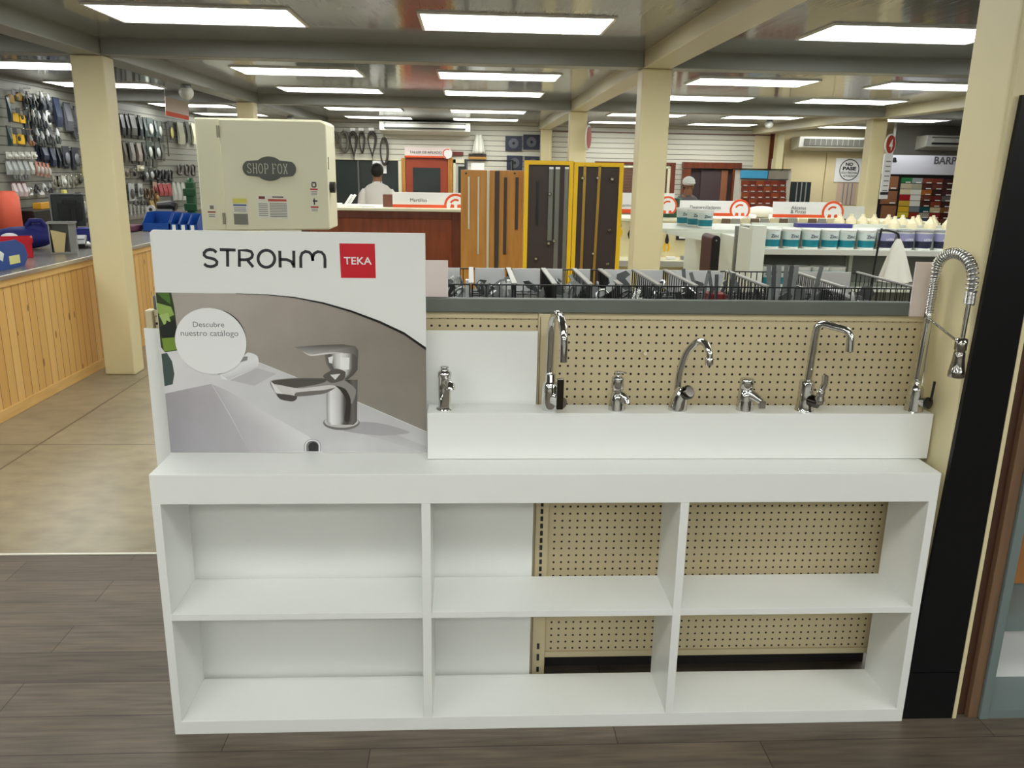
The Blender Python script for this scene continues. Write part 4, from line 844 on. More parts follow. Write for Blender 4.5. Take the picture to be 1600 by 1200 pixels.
for (nm, py, hh, xs, x1, cols_) in (('upper back row', 150, 34, 36, 68, ((40, 46, 54), (30, 44, 52))), ('second back row', 186, 34, 38, 76, ((34, 44, 50), (52, 54, 60))), ('navy back row', 226, 30, 56, 122, ((30, 36, 52), (40, 44, 54))), ('upper back row past column', 178, 34, 182, 250, ((40, 44, 46), (52, 56, 54))), ('second back row past column', 222, 30, 184, 246, ((58, 60, 58), (70, 70, 66))), ('third back row past column', 264, 20, 226, 262, ((48, 48, 48), (58, 56, 54)))):
    k_ = 0
    for px in range(xs, x1, 11):
        py2 = py + (px - xs) * .17
        hang('bag', px, py2, 10, hh, cols_[k_ % 2], 'dark flat pouch behind goods, %s of its kind, tool wall %s' % (ORD[k_], nm), 'pack', 'dark flat pouches tool wall %s' % nm, DK, o=.012); k_ += 1
row('upper dark row', '', [('bag', 58 + i * 9, 150 + i * 2, 8, 22, (52, 56, 62), 'dark hanging pouch', 'pack', (120, 122, 124)) for i in range(2)] + [('bag', 3, 150, 8, 40, (30, 48, 52), 'dark teal pack', 'pack', DK), ('bag', 4, 196, 7, 32, (30, 54, 54), 'dark green pack', 'pack', DK), ('bag', 70, 198, 8, 24, (44, 46, 52), 'black pouch', 'pack', DK)])
row('middle filler row', '', [('tool', 14 + i * 9, 262 + (i % 2) * 3, 8, 18, (110, 112, 110), 'grey bagged tool', 'hand tool', (180, 182, 180)) for i in range(3)] + [('card', 83, 275, 7, 18, (176, 172, 160), 'beige hanging card', 'pack', (130, 128, 120)), ('card', 109, 275, 6, 17, (150, 146, 132), 'drab hanging card', 'pack', (96, 92, 84)), ('tool', 70, 285, 9, 16, (60, 62, 62), 'dark snipping tool', 'snips', (150, 152, 152)), ('bag', 55, 296, 10, 12, (150, 150, 148), 'clear ring pouch', 'pack', (90, 92, 92))])
row('upper filler row past column', '', [('bag', 191, 178, 7, 33, (62, 64, 66), 'charcoal pouch', 'pack', DK), ('bag', 219, 183, 7, 31, (40, 52, 52), 'dark green pouch', 'pack', DK), ('bag', 236, 187, 6, 28, (52, 62, 60), 'narrow dark green pouch', 'pack', DK), ('bag', 218, 222, 7, 30, (60, 62, 60), 'charcoal pack', 'pack', DK), ('bag', 246, 222, 6, 26, (76, 74, 70), 'narrow grey pouch', 'pack', DK), ('card', 222, 264, 8, 17, (90, 92, 90), 'grey carded tool', 'pack', CH), ('card', 239, 300, 8, 16, (116, 84, 50), 'amber pack', 'pack', (150, 120, 70)), ('tool', 206, 308, 12, 12, (60, 64, 62), 'dark green clamp', 'clamp', CH), ('tool', 217, 308, 10, 12, (60, 64, 62), 'dark green clamp', 'clamp', CH)])
# on the back shelf
def shelf_thing(nm, lb, cat, px, W, D, H, m, bev=.006, xx=-5.03):
    y = at(px, 320, X=xx).y; o = MB().box(-D / 2, D / 2, -W / 2, W / 2, 0, H).build(nm, m, loc=(xx, y, .981), bevel=bev); tag(o, lb, cat); return o
o = MB().lathe([(.12, 0), (.13, .02), (.13, .38), (.1, .42), (.1, .44)], n=18).build('orange_jar', mat('orange_plastic', (220, 96, 72), .4), loc=(-5.03, 9.3, .982)); tag(o, 'orange plastic jar on the back shelf by the picture edge', 'jar')
o = MB().box(-.12, .12, -.4, .4, 0, .218).build('tool_box', BLACK, loc=(-5.03, 10.0, .981), bevel=.01); tag(o, 'long black tool box on the back shelf beside the orange jar', 'box')
o = MB().box(-.05, .05, -.22, .22, 0, .07).build('amber_case', mat('amber_plastic', (206, 150, 40), .4), loc=(-5.03, 10.15, 1.2), bevel=.005); tag(o, 'flat amber case on the black tool box', 'case')
o = MB().box(-.02, .02, -.04, .04, 0, .42).build('spirit_level', mat('lime_yellow', (220, 214, 110), .4), loc=(-5.05, 10.66, .981), bevel=.004); tag(o, 'upright yellow spirit level on the back shelf', 'level')
t = thing('machine', 'dark bench machine on the back shelf beside the yellow level', 'machine', (-5.03, 10.88, .981)); MB().box(-.1, .1, -.15, .15, 0, .06).build('base', BLACK, t, rel=False, bevel=.01); MB().cyl((0, -.1, .16), (0, .14, .16), .08, 14).build('motor', GREYP, t, rel=False); MB().box(-.03, .03, .08, .12, .06, .38).build('arm', BLACK, t, rel=False)
t = thing('clamp', 'yellow bent clamp on the back shelf left of the monitor', 'clamp', (-5.03, 11.5, .981)); MB().tube([(0, -.12, .02), (0, .06, .06), (0, .12, .16), (0, .04, .24)], .03, 8).build('frame', YELLOW, t, rel=False); MB().cyl((0, .04, .14), (0, .04, .3), .012, 8).build('screw', STEEL, t, rel=False)
shelf_thing('carton', 'pale carton with green mark on the back shelf beside the monitor', 'carton', 131, .16, .2, .26, mat('pale_green_card', (190, 196, 170), .5))
# hanging sign and cameras
t = thing('hanging_sign', 'small white sign with an orange foot hanging before the left wall', 'sign', (-3.9, 11, 1.9))
v0, v1, v2, v3 = at(258, 151, Y=10.6), at(295, 160, Y=11.2), at(295, 188, Y=11.2), at(259, 180, Y=10.6)
MB().add([v0, v1, v2, v3, v0 + Vector((-.01, .02, 0)), v1 + Vector((-.01, .02, 0)), v2 + Vector((-.01, .02, 0)), v3 + Vector((-.01, .02, 0))], [(0, 1, 2, 3), (7, 6, 5, 4), (0, 4, 5, 1), (1, 5, 6, 2), (2, 6, 7, 3), (3, 7, 4, 0)]).build('panel', PINK, t)
e_ = Vector((.004, -.008, 0)); f0, f1 = v0.lerp(v3, .76) + e_, v1.lerp(v2, .76) + e_
MB().add([f0, f1, v2 + e_, v3 + e_, f0 - e_ * .5, f1 - e_ * .5, v2 - e_ * .5, v3 - e_ * .5], [(0, 1, 2, 3), (7, 6, 5, 4), (0, 4, 5, 1), (1, 5, 6, 2), (2, 6, 7, 3), (3, 7, 4, 0)]).build('orange_foot', ORANGE, t)
MB().tube([v0, Vector((v0.x, v0.y, CZ))], .004, 5).tube([v1, Vector((v1.x, v1.y, CZ))], .004, 5).build('wire', STEEL, t)
def dome(x, y, z, lb):
    t = thing('security_camera', lb, 'camera', (x, y, z)); MB().lathe([(.05, 0), (.06, -.03), (.06, -.05), (.0, -.05)], n=14).build('mount', GREYP, t, rel=False); MB().ell((0, 0, -.08), .075, .075, .075, 14, 8).build('dome', mat('milky_dome', (206, 206, 200), .15), t, rel=False)
v = at(292, 126, Z=2.53); dome(-2.95, 9.1, BZ, 'pale dome security camera under the beam near the hanging sign')
dome(-2.95, 14.2, BZ, 'small dome security camera further along the left beam'); dome(5.2, 14.6, CZ, 'white dome security camera on the ceiling by the long air conditioner')
# ---------------------------------------------------------------- gondolas in the middle
GY = 9.0
def X9(px, y=GY, py=330): return at(px, py, Y=y).x
ztop = at(600, 325, Y=GY).z
t = thing('shop_gondola', 'mahogany panelled gondola with cream top in the middle of the shop', 'gondola', (X9(610), GY + .4, 0))
xa, xb = X9(470), X9(722)
MB().box(xa, xb, GY, GY + .8, .1, ztop - .03).build('panel', MAHOG, t)
for a, b in ((xa, xa + .1), (xb - .11, xb)): MB().box(a, b, GY - .02, GY, .1, ztop - .03).build('stile', MAHOGD, t, bevel=.004)
MB().box(xa + .1, xb - .11, GY - .02, GY, ztop - .11, ztop - .03).build('rail', MAHOGD, t, bevel=.004)
MB().box(xa - .02, xb + .02, GY - .05, GY + .85, ztop - .03, ztop).build('top', LCREAM, t, bevel=.004)
MB().box(xa, xb, GY + .03, GY + .77, 0, .1).build('kick_base', BLACK, t)
def sign(px0, py0, px1, py1, y, label, lines_, tpx, ring, h=.05, both=True):
    a = at(px0, py0, Y=y); b = at(px1, py1, Y=y); zt_, zb_ = a.z, b.z
    t = thing('topper_sign', label, 'sign', ((a.x + b.x) / 2, y, zb_), group='white aisle topper signs')
    MB().box(a.x, b.x, y, y + .02, zb_, zt_).build('board', PAPER, t, bevel=.002)
    MB().box(a.x, b.x - (.06 if ring else 0), y - .004, y - .0005, zb_, zb_ + (zt_ - zb_) * .2).build('orange_stripe', ORANGE, t)
    for i, s_ in enumerate(lines_):
        x0_, x1_, py_ = tpx[i]; p0 = at(x0_, py_, Y=y); p1 = at(x1_, py_, Y=y); text('lettering', s_, INK, p0.x, p1.x, p0.z, t, y - .004)
    if ring:
        c = at(ring[0], ring[1], Y=y); R_ = abs(at(ring[0] + ring[2], ring[1], Y=y).x - c.x)
        cz = c.z; 
        MB().prism([(c.x + R_ * math.cos(k * PI / 16), max(zb_, cz + R_ * math.sin(k * PI / 16))) for k in range(33)], y - .003, y + .022).build('orange_ring', ORANGE, t)
        MB().prism([(c.x + R_ * .8 * math.cos(k * PI / 16), max(zb_, cz + R_ * .8 * math.sin(k * PI / 16))) for k in range(33)], y - .007, y - .0035).build('white_disc', PAPER, t)
        m = MB(); ribbon(m, [(c.x + R_ * .5 * math.cos(math.radians(d_)), cz - R_ * .05 + R_ * .52 * math.sin(math.radians(d_))) for d_ in range(60, 160, 10)], R_ * .16, y - .0075)
        m.poly([(c.x - R_ * .5, y - .0075, zb_ + .004), (c.x - R_ * .12, y - .0075, zb_ + .004), (c.x - R_ * .14, y - .0075, zb_ + R_ * .3), (c.x - R_ * .4, y - .0075, zb_ + R_ * .34)]); m.poly([(c.x + R_ * .12, y - .0075, zb_ + .004), (c.x + R_ * .5, y - .0075, zb_ + .004), (c.x + R_ * .4, y - .0075, zb_ + R_ * .34), (c.x + R_ * .14, y - .0075, zb_ + R_ * .3)])
        m.build('emblem', ORANGE, t)
    return t
zz = lambda px, py, Y: at(px, py, Y=Y).z
sign(613, 300, 722, 325.5, GY + .1, 'white topper sign reading Martillos on the mahogany gondola', ['Martillos'], [(641, 667, 315)], (712, 321, 18))
def on_top(nm, lb, cat, px, W, D, H, m, dy=.3, rot_=0, bev=.003):
    v = at(px, 322, Y=GY + dy); o = MB().box(-W / 2, W / 2, -D / 2, D / 2, 0, H).build(nm, m, loc=(v.x, GY + dy, ztop + .001), bevel=bev); o.rotation_euler = (0, 0, rot_); tag(o, lb, cat)
MBR = mat('reddish_brown_card', (112, 66, 54), .5, vary=.2, vscale=10)
on_top('brown_carton', 'reddish brown carton on the mahogany gondola beside the white topper sign', 'carton', 607, .11, .12, .135, MBR)
o = MB().box(-.07, .07, -.05, .05, 0, .06).build('striped_carton', MBR, loc=(X9(615, 11), 12.6, 1.12), bevel=.003)
bpy.data.objects.remove(o)
for i, (px, lb) in enumerate(((522, 'flat stack of white papers nearest the band saw on the mahogany gondola'), (552, 'low pile of pale leaflets on the mahogany gondola'), (572, 'thin pale leaflet at the middle of the mahogany gondola top'))): on_top('paper_pile', lb, 'papers', px, .16, .14, .035 - i * .008, PAPER, .2, .2 * i)
for i in range(2):
    m = MB(); m.M = Matrix.Rotation(.6, 4, 'Y'); m.box(-.012, .012, -.03, .03, 0, .14); v = X9(532 + i * 5)
    o = m.build('white_wedge', PAPER, loc=(v, GY + .35 + i * .02, ztop + .008), bevel=.002); tag(o, ['leaning white strip on the mahogany gondola, lower of two', 'leaning white strip on the mahogany gondola, outer of two'][i], 'strip', 'leaning white strips')
# sample boards
SY = 5.0
def X5(px, py=340): return at(px, py, Y=SY).x
t = thing('sample_board', 'oak panel displaying light and dark rails, beside the yellow framed boards', 'sample board', (X5(770), SY, 0))
xa, xb = X5(720, 300), X5(818, 300); zt_ = zz(770, 266, SY)
MB().box(xa, xb, SY, SY + .03, 0.04, zt_).build('panel', OAK, t, bevel=.002); MB().box(xa, xb, SY - .1, SY + .3, 0, .04).build('foot', OAK, t)
LMET = mat('pale_rail', (206, 198, 176), .35, .3)
for (px, y0, y1, m_, w_) in ((733, 276, 358, LMET, .012), (748, 276, 397, LMET, .012), (763, 266, 420, LMET, .016), (777, 267, 420, DBROWN, .026), (790, 277, 397, DBROWN, .018), (808, 277, 358, DBROWN, .018)):
    x = X5(px - .4, 300); MB().box(x - w_ / 2, x + w_ / 2, SY - .012, SY, zz(px, y1, SY) if y1 < 415 else .3, zz(px, y0, SY)).build('rail', m_, t, bevel=.002)
for px in (728, 803): x = X5(px); MB().cyl((x, SY - .004, zz(px, 271, SY)), (x, SY, zz(px, 271, SY)), .006, 8).build('screw', BLACK, t)
def ybrd(px0, px1, ptop, lb, rails, knobs):
    xa, xb = X5(px0, 300), X5(px1, 300); zt_ = zz((px0 + px1) / 2, ptop, SY - .05); y = SY - .05; w_ = .024
    t = thing('display_board', lb, 'display board', ((xa + xb) / 2, y, 0), group=None)
    MB().box(xa + w_, xb - w_, y, y + .02, .1, zt_ - w_).build('panel', DBROWN, t)
    MB().box(xa, xa + w_, y - .012, y + .03, 0, zt_).box(xb - w_, xb, y - .012, y + .03, 0, zt_).box(xa + w_, xb - w_, y - .012, y + .03, zt_ - w_, zt_).box(xa + w_, xb - w_, y - .012, y + .03, .06, .1).build('frame', YELLOW, t)
    MB().box(xa, xb, y - .1, y - .013, 0, .05).box(xa, xb, y + .031, y + .3, 0, .05).build('foot', YELLOW, t)
    for (px, y0, y1, m_, ww, tl_) in rails:
        x0_ = X5(px, y0); x1_ = X5(px + tl_, y1); za, zb = zz(px, y0, SY - .06), zz(px, y1, SY - .06)
        if y1 > 415: k_ = (za - .35) / (za - zb); x1_ = x0_ + (x1_ - x0_) * k_; zb = .35
        r_ = MB().add([(x0_ - ww / 2, y - .012, za), (x0_ + ww / 2, y - .012, za), (x1_ + ww / 2, y - .012, zb), (x1_ - ww / 2, y - .012, zb), (x0_ - ww / 2, y - .0005, za), (x0_ + ww / 2, y - .0005, za), (x1_ + ww / 2, y - .0005, zb), (x1_ - ww / 2, y - .0005, zb)], [(0, 1, 2, 3), (7, 6, 5, 4), (0, 4, 5, 1), (1, 5, 6, 2), (2, 6, 7, 3), (3, 7, 4, 0)]).build('rail', m_, t)
        if m_ is SRAIL: MB().box(x0_ - ww / 2, x0_ + ww / 2, y - .016, y - .0125, za - .012, za).build('rail_end', PAPER, r_)
    for (px, py) in knobs: x = X5(px, py); z = zz(px, py, SY - .06); MB().lathe([(.005, 0), (.005, -.012), (.0105, -.014), (.0105, -.026), (.006, -.03)], (x, y, z), 12, 'y').build('knob', CHROME, t)
SRAIL = mat('grey_metal_rail', (126, 126, 120), .35, .6); BRASS = mat('brass_rail', (196, 158, 82), .3, .8)
ybrd(818, 893, 251, 'yellow framed black board with grey metal rails and one round knob', [(839, 283, 350, BLACK, .012, -1), (860, 261, 376, SRAIL, .026, -3), (870, 261, 418, SRAIL, .026, -4), (884, 261, 418, SRAIL, .024, -5)], [(836, 404), (855, 380), (864, 376), (857, 303)])
ybrd(894, 970, 254, 'yellow framed black board with two brass rails and small knobs', [(912, 259, 418, BRASS, .016, -6), (935, 259, 418, BRASS, .016, -9)], [(908, 278), (931, 278), (953, 280), (949, 359), (946, 412), (924, 396)])
o = MB().box(.0, .06, 3.3, 3.32, 1.2, 1.34).build('price_stick', PAPER); bpy.data.objects.remove(o)

# ---------------------------------------------------------------- pegboard gondola with aisle signs
G2 = 9.3
def XG(px, py=345): return at(px, py, Y=G2).x
t = thing('tool_gondola', 'cream pegboard gondola under the aisle topper signs', 'gondola', (XG(1150), G2 + .4, 0))
gt = zz(1110, 343, G2); xa, xb = XG(930), XG(1470)
MB().box(xa, xb, G2, G2 + .03, .2, gt - .03).build('pegboard', mat('cream_pegboard', (224, 212, 170), .5, vary=.06, vscale=40), t)
MB().box(xa, xb, G2 - .01, G2 + .8, gt - .03, gt).build('top', LCREAM, t, bevel=.004); MB().box(xa, xb, G2 + .03, G2 + .75, .0, gt - .03).build('body', LCREAM, t)
MB().box(xa, xb, G2 - .45, G2, zz(1060, 402, G2) - .03, zz(1060, 402, G2)).build('shelf', LCREAM, t, bevel=.003); MB().box(xa, xb, G2 - .45, G2, .0, .2).build('base_shelf', LCREAM, t); 
MB().box(xa, xb, G2 - .455, G2 - .45, zz(1060, 402, G2) - .06, zz(1060, 402, G2)).build('price_rail', mat('ticket_rail', (196, 196, 188), .3), t)
sign(968, 301, 1052, 334, G2 + .1, 'white topper sign reading Formones, half hidden behind the cream column', ['Formones'], [(969, 998, 323)], (1043, 322, 15))
sign(1063, 313, 1163, 338, G2 + .1, 'white topper sign reading Destornilladores', ['Destornilladores'], [(1078, 1126, 326)], (1156, 328, 16))
sign(1209, 315, 1312, 341, G2 + .1, 'white topper sign reading Alicates & Pinzas', ['Alicates', '& Pinzas'], [(1236, 1259, 327), (1235, 1259, 333)], (1301, 332, 17))
o = MB().box(XG(1316), XG(1355), G2 + .1, G2 + .12, gt, zz(1335, 323, G2)).build('notice_board', mat('pale_grey_card', (206, 208, 202), .5)); tag(o, 'pale grey notice card standing beside the pliers topper sign', 'card')
# pliers on the board
for i, (px, py, lb) in enumerate(((967, 342, 'black pliers with yellow grips at the yellow frame edge'), (986, 345, 'black pliers hanging between yellow frame and cream column'), (1041, 365, 'yellow gripped pliers hanging beyond the cream column'))):
    v = at(px, py + 28, Y=G2 - .06); t = thing('pliers', lb, 'pliers', (v.x, G2 - .06, v.z), group=None)
    MB().tube([(-.012, 0, .1), (-.03, 0, .05), (-.018, 0, 0)], [.012, .014, .01], 7).tube([(.012, 0, .1), (.03, 0, .05), (.018, 0, 0)], [.012, .014, .01], 7).build('grip', YELLOW if i != 1 else BLACK, t, rel=False); MB().tube([(0, 0, .09), (0, 0, .13), (0, 0, .2)], [.02, .024, .008], 8).build('jaw', BLACK, t, rel=False); MB().tube([(0, .058, .19), (0, -.02, .19)], .004, 5).build('hook', STEEL, t, rel=False)
o = MB().box(-.11, .11, -.1, .1, 0, .07).build('black_case', BLACK, loc=(XG(1065, 372), G2 - .1, zz(1065, 376, G2 - .1)), bevel=.006)
bpy.data.objects.remove(o)
t = thing('label_frame', 'black framed ticket hanging under the white gondola top beyond the column', 'ticket', (XG(1067, 372), G2 - .02, 0)); MB().box(XG(1056, 370), XG(1084, 370), G2 - .03, G2 - .002, zz(1068, 375, G2), zz(1068, 366, G2)).build('frame', BLACK, t); MB().box(XG(1060, 370), XG(1081, 370), G2 - .035, G2 - .031, zz(1068, 372.5, G2), zz(1068, 367, G2)).build('ticket', PAPER, t)
zs_ = zz(1060, 402, G2) + .001
o = MB().tube([(0, 0, .035), (.16, 0, .035)], [.035, .035], 10).ell((0, 0, .035), .03, .035, .035).build('paint_roller', mat('yellow_fleece', (226, 206, 120), .8), loc=(XG(1086, 398), G2 - .2, zs_)); tag(o, 'pale yellow roller lying on the shelf of the pegboard gondola', 'roller')
for i, px in enumerate((1040, 1062, 1072)):
    o = MB().box(-.05, .05, -.04, .04, 0, .03 + .01 * (i % 2)).build('small_pack', [PAPER, GREYP, mat('silver_card', (190, 190, 184), .4)][i], loc=(XG(px, 398), G2 - .25, zs_), bevel=.004); tag(o, ['white small pack on the gondola shelf beside the column', 'flat grey pack on the gondola shelf', 'silver pack beside the yellow roller on the gondola shelf'][i], 'pack')
# rounded brown post
t = thing('rounded_post', 'dark brown upright board with a rounded top behind the wire baskets', 'board', (0, 0, 0))
yy = 3.55; a = at(1108, 400, Y=yy).x; b = at(1126, 400, Y=yy).x; zt_ = zz(1117, 368, yy); r_ = (b - a) / 2 * .75
cxp = (a + b) / 2; t.location = (cxp, yy, 0)
MB().prism([(cxp - r_, 0), (cxp + r_, 0), (cxp + r_, zt_ - r_)] + [(cxp + r_ * math.cos(k * PI / 12), zt_ - r_ + r_ * math.sin(k * PI / 12)) for k in range(1, 12)] + [(cxp - r_, zt_ - r_)], yy, yy + .16).build('board', mat('dark_red_brown', (62, 34, 30), .5), t)
MB().prism([(cxp - r_ * .9, .01), (cxp + r_ * .9, .01), (cxp + r_ * .9, zt_ - r_)] + [(cxp + r_ * .9 * math.cos(k * PI / 12), zt_ - r_ + r_ * .9 * math.sin(k * PI / 12)) for k in range(1, 12)] + [(cxp - r_ * .9, zt_ - r_)], yy - .004, yy - .0002).build('face', BLACK, t); MB().cyl((cxp, yy - .006, zt_ - r_ * 1.1), (cxp, yy - .004, zt_ - r_ * 1.1), .004, 8).build('screw', STEEL, t)

# ---------------------------------------------------------------- white gondola with paint pails
G3 = 6.2
def X3(px, py=390): return at(px, py, Y=G3).x
xl = X3(1172, 387); xr2 = X3(1490, 395) + .6
zsh = zz(1270, 390, G3); ztp = zz(1180, 352, G3) ; zl = zz(1270, 447, G3 + .1)
t = thing('paint_gondola', 'white shop gondola with shelves of paint pails, running back into the shop', 'gondola', ((xl + xr2) / 2, 7.6, 0))
WG = mat('white_enamel', (214, 218, 206), .35)
MB().box(xl, xl + .11, G3 - .02, G3 + .06, 0, ztp).build('end_post', WG, t, bevel=.004)
for x in (X3(1357), X3(1490) + .2): MB().box(x, x + .03, G3 + .3, G3 + .36, 0, ztp).build('end_post', WG, t)
MB().box(xl, xr2, G3 + .36, G3 + .4, 0, ztp - .03).build('back_panel', mat('grey_back', (120, 122, 116), .5), t)
MB().box(xl + .005, xl + .03, G3 + .061, G3 + .319, .12, ztp - .03).build('side_panel', WG, t)
MB().box(xl + .11, xr2, G3, G3 + .36, zsh - .03, zsh).build('shelf', WG, t, bevel=.004); MB().box(xl + .11, xr2, G3 - .012, G3, zsh - .04, zsh).build('price_rail', mat('ticket_rail', (196, 196, 188), .3), t)
MB().box(xl + .11, xr2, G3, G3 + .36, zl - .03, zl).build('shelf', WG, t, bevel=.004); MB().box(xl + .11, xr2, G3, G3 + .36, .0, .12).build('base_shelf', WG, t)
MB().box(xl + .11, xr2, G3 + .32, G3 + .36, zsh, ztp).build('back_panel', mat('white_back', (206, 210, 200), .5), t)
zto = zz(1172, 385, G3); zta = zz(1172, 357, G3)
MB().box(xl + .111, xr2, G3 + .19, G3 + .62, zta - .03, zta).build('top_deck', WG, t, bevel=.004)
dy0, dy1 = 7.06, 7.9
zd = at(1100, 358, Y=dy0).z
MB().box(1.63, xl + .6, dy0, dy1, zd - .03, zd).build('side_deck', WG, t, bevel=.004)
p_ = [P2(1040, 361, dy0), P2(1163, 364, dy0), P2(1163, 388, dy0), P2(1040, 365, dy0)]
MB().prism([(max(1.63, a), b) for a, b in p_], dy0 - .03, dy0 - .001).build('fascia', WG, t, bevel=.002)
MB().box(xl + .02, xl + .6, G3 + .4, dy1 + .3, 0, zd - .031).build('side_panel', WG, t)
# pails
def pail(lb, loc, body, lab, txt, grp, r=.068, h=.148):
    t = thing('paint_pail', lb, 'pail', loc, group=grp)
    MB().lathe([(r * .88, 0), (r, h * .9), (r, h)], n=18).build('body', body, t, rel=False)
    MB().lathe([(r * 1.05, h * .94), (r * 1.06, h * .97), (r * 1.06, h * 1.03), (r * .95, h * 1.04), (r * .9, h * 1.0), (0, h * 1.0)], n=18).build('lid', body if lab is TEAL else GREYP, t, rel=False)
    m = MB(); vs = []; n = 14
    for k in range(n + 1):
        a = PI + PI * k / n
        for z, rr in ((h * .1, r * .895), (h * .46, r * .945), (h * .46, r * .945), (h * .86, r * .998)): vs.append((rr * 1.012 * math.cos(a), rr * 1.012 * math.sin(a), z))
    fs0 = [(4 * k, 4 * k + 4, 4 * k + 5, 4 * k + 1) for k in range(n)]; fs1 = [(4 * k + 2, 4 * k + 6, 4 * k + 7, 4 * k + 3) for k in range(n)]
    m.add(vs, fs0, True); m.cur = 1; m.add(vs, fs1, True)
    m.build('label', [lab, PALELAB if lab is TEAL else LILAC], t, rel=False)
    tt = text('lettering', txt, DNAVY if lab is TEAL else PAPER, -r * .42, r * .5, h * .58 if lab is TEAL else h * .5, t, -r * 1.03, rel=False, bold=.02)
    return t
PALELAB = mat('pale_teal_label', (206, 218, 216), .4)
WP = mat('white_plastic', (232, 234, 230), .35)
pp = [pail('white and teal paint pail on the white gondola shelf, first from the white end post', (0, 0, 0), WP, TEAL, 'Zinc', 'teal labelled paint pails on the upper shelf')]
for i, px in enumerate((1211, 1242, 1273, 1303, 1330, 1361)):
    loc = (X3(px, 388), G3 + .1, zsh + .001)
    if i == 0: pp[0].location = loc
    else: dup(pp[0], loc, label='white and teal paint pail on the white gondola shelf, %s from the white end post' % ORD[i])
for i, px in enumerate((1205, 1234, 1262, 1290, 1317, 1346)):
    if i == 5: continue
    dup(pp[0], (X3(px, 440) , G3 + .14, zl + .001), label='white and teal paint pail on the lower shelf, %s from the white end post' % ORD[i], group='teal labelled paint pails on the lower shelf')
ln = pail('navy and lilac paint pail on the gondola shelf, first after the teal pails', (X3(1392, 390), G3 + .1, zsh + .001), WP, DNAVY, 'LATEX', 'navy labelled paint pails')
for i, px in enumerate((1422, 1451, 1481)): dup(ln, (X3(px, 390), G3 + .1, zsh + .001), label='navy and lilac paint pail on the gondola shelf, %s after the teal pails' % ORD[i + 1])
# things on the deck
o = MB().box(-.22, .22, -.05, .05, 0, .03).build('purple_carton', mat('purple_card', (60, 56, 130), .5), loc=(at(1286, 350, Y=G3 + .25).x, G3 + .25, zta + .001), bevel=.003); tag(o, 'long flat purple carton on top of the white paint gondola', 'carton')
CRT = mat('cream_cap', (238, 226, 192), .45)
k = 0
for (y, pxs) in ((G3 + .26, (1396, 1424, 1452, 1480)), (G3 + .53, (1310, 1328, 1346, 1364, 1386, 1408, 1432, 1456))):
    for px in pxs:
        v = at(px, 360, Y=y); big = y < G3 + .6
        lb = '%s from the left of the %s row of cream capped bottles on the white gondola' % (ORD[k % 8 if not big else k], 'front' if big else 'rear')
        t = thing('cream_bottle', lb, 'bottle', (v.x, y, zta + .001), group='cream bottles on the paint gondola')
        s_ = .82 if big else .6
        MB().lathe([(.06 * s_, 0), (.062 * s_, .03 * s_), (.058 * s_, .05 * s_)], n=4 if big else 10).build('body', CRT, t, rel=False); MB().lathe([(.055 * s_, .05 * s_), (.02 * s_, .095 * s_), (.018 * s_, .115 * s_), (0, .116 * s_)], n=4 if big else 8, smooth=False).build('cap', CRT, t, rel=False)
        k += 1
    k = 0
for i, (px, m_, w_, lb) in enumerate(((1160, PAPER, .1, 'white paper pile lying between the topper signs'), (1200, PAPER, .1, 'white wrapped bundle lying before the pliers topper sign'), (1222, mat('pale_blue_lid', (196, 214, 222), .4), .1, 'pale blue lid lying before the pliers topper sign'))):
    v = at(px, 338, Y=G2 + .5); o = MB().box(-w_ / 2, w_ / 2, -.1, .1, 0, .05).build('paper_pile', m_, loc=(v.x, G2 + .25, gt + .001), bevel=.01); tag(o, lb, 'papers')
v = at(1185, 335, Y=9.9); o = MB().ell((0, 0, .07), .2, .1, .07).build('cloth_roll', mat('white_cloth', (226, 224, 214), .8, bump=.4, bscale=30), loc=(v.x, G2 + .5, gt + .001)); tag(o, 'white bundled cloth between the two topper signs', 'cloth')
for i, px in enumerate(range(1120, 1330, 15)):
    v = at(px, 350, Y=G2 - .04); dk = i % 3
    o = MB().box(-.05, .05, -.006, .006, -.05, .06).build('hanging_pack', [mat('pack_cream', (214, 204, 168), .5), mat('pack_brown', (110, 90, 72), .5), mat('pack_grey', (150, 148, 140), .5)][dk], loc=(v.x, G2 - .018, v.z)); tag(o, '%s small %s pack along the top of the tool gondola pegboard' % (ORD[i], ['cream', 'brown', 'grey'][dk]), 'pack', 'small packs along the tool gondola top')
# large wrapped pack on the far corner of the deck
px_ = 1083; y = 7.6; v = at(px_, 355, Y=y)
for i in range(3):
    v = at(1067 + i * 17, 356, Y=7.66 - i * .2)
    dup(pp[0], (v.x, v.y, zd + .001), label='white and teal pail of the row on the side deck, %s from the cream column' % ORD[i], group='pails along the gondola side deck')
GP = mat('bright_green_plastic', (70, 180, 100), .4)
t = thing('green_pail', 'dark green pail on the deck just beyond the cream column', 'pail', (xl + .1, 9.0, gt + .001)); t.location = (at(1047, 345, Y=9.7).x, 9.7, gt + .001); MB().lathe([(.1, 0), (.11, .2), (.115, .2), (.115, .22), (0, .22)], n=16).build('body', mat('dark_green_plastic', (20, 70, 50), .4), t, rel=False); MB().tube([(.118, 0, .18), (.118, -.0, .03)], .012, 6).build('handle', GP, t, rel=False)
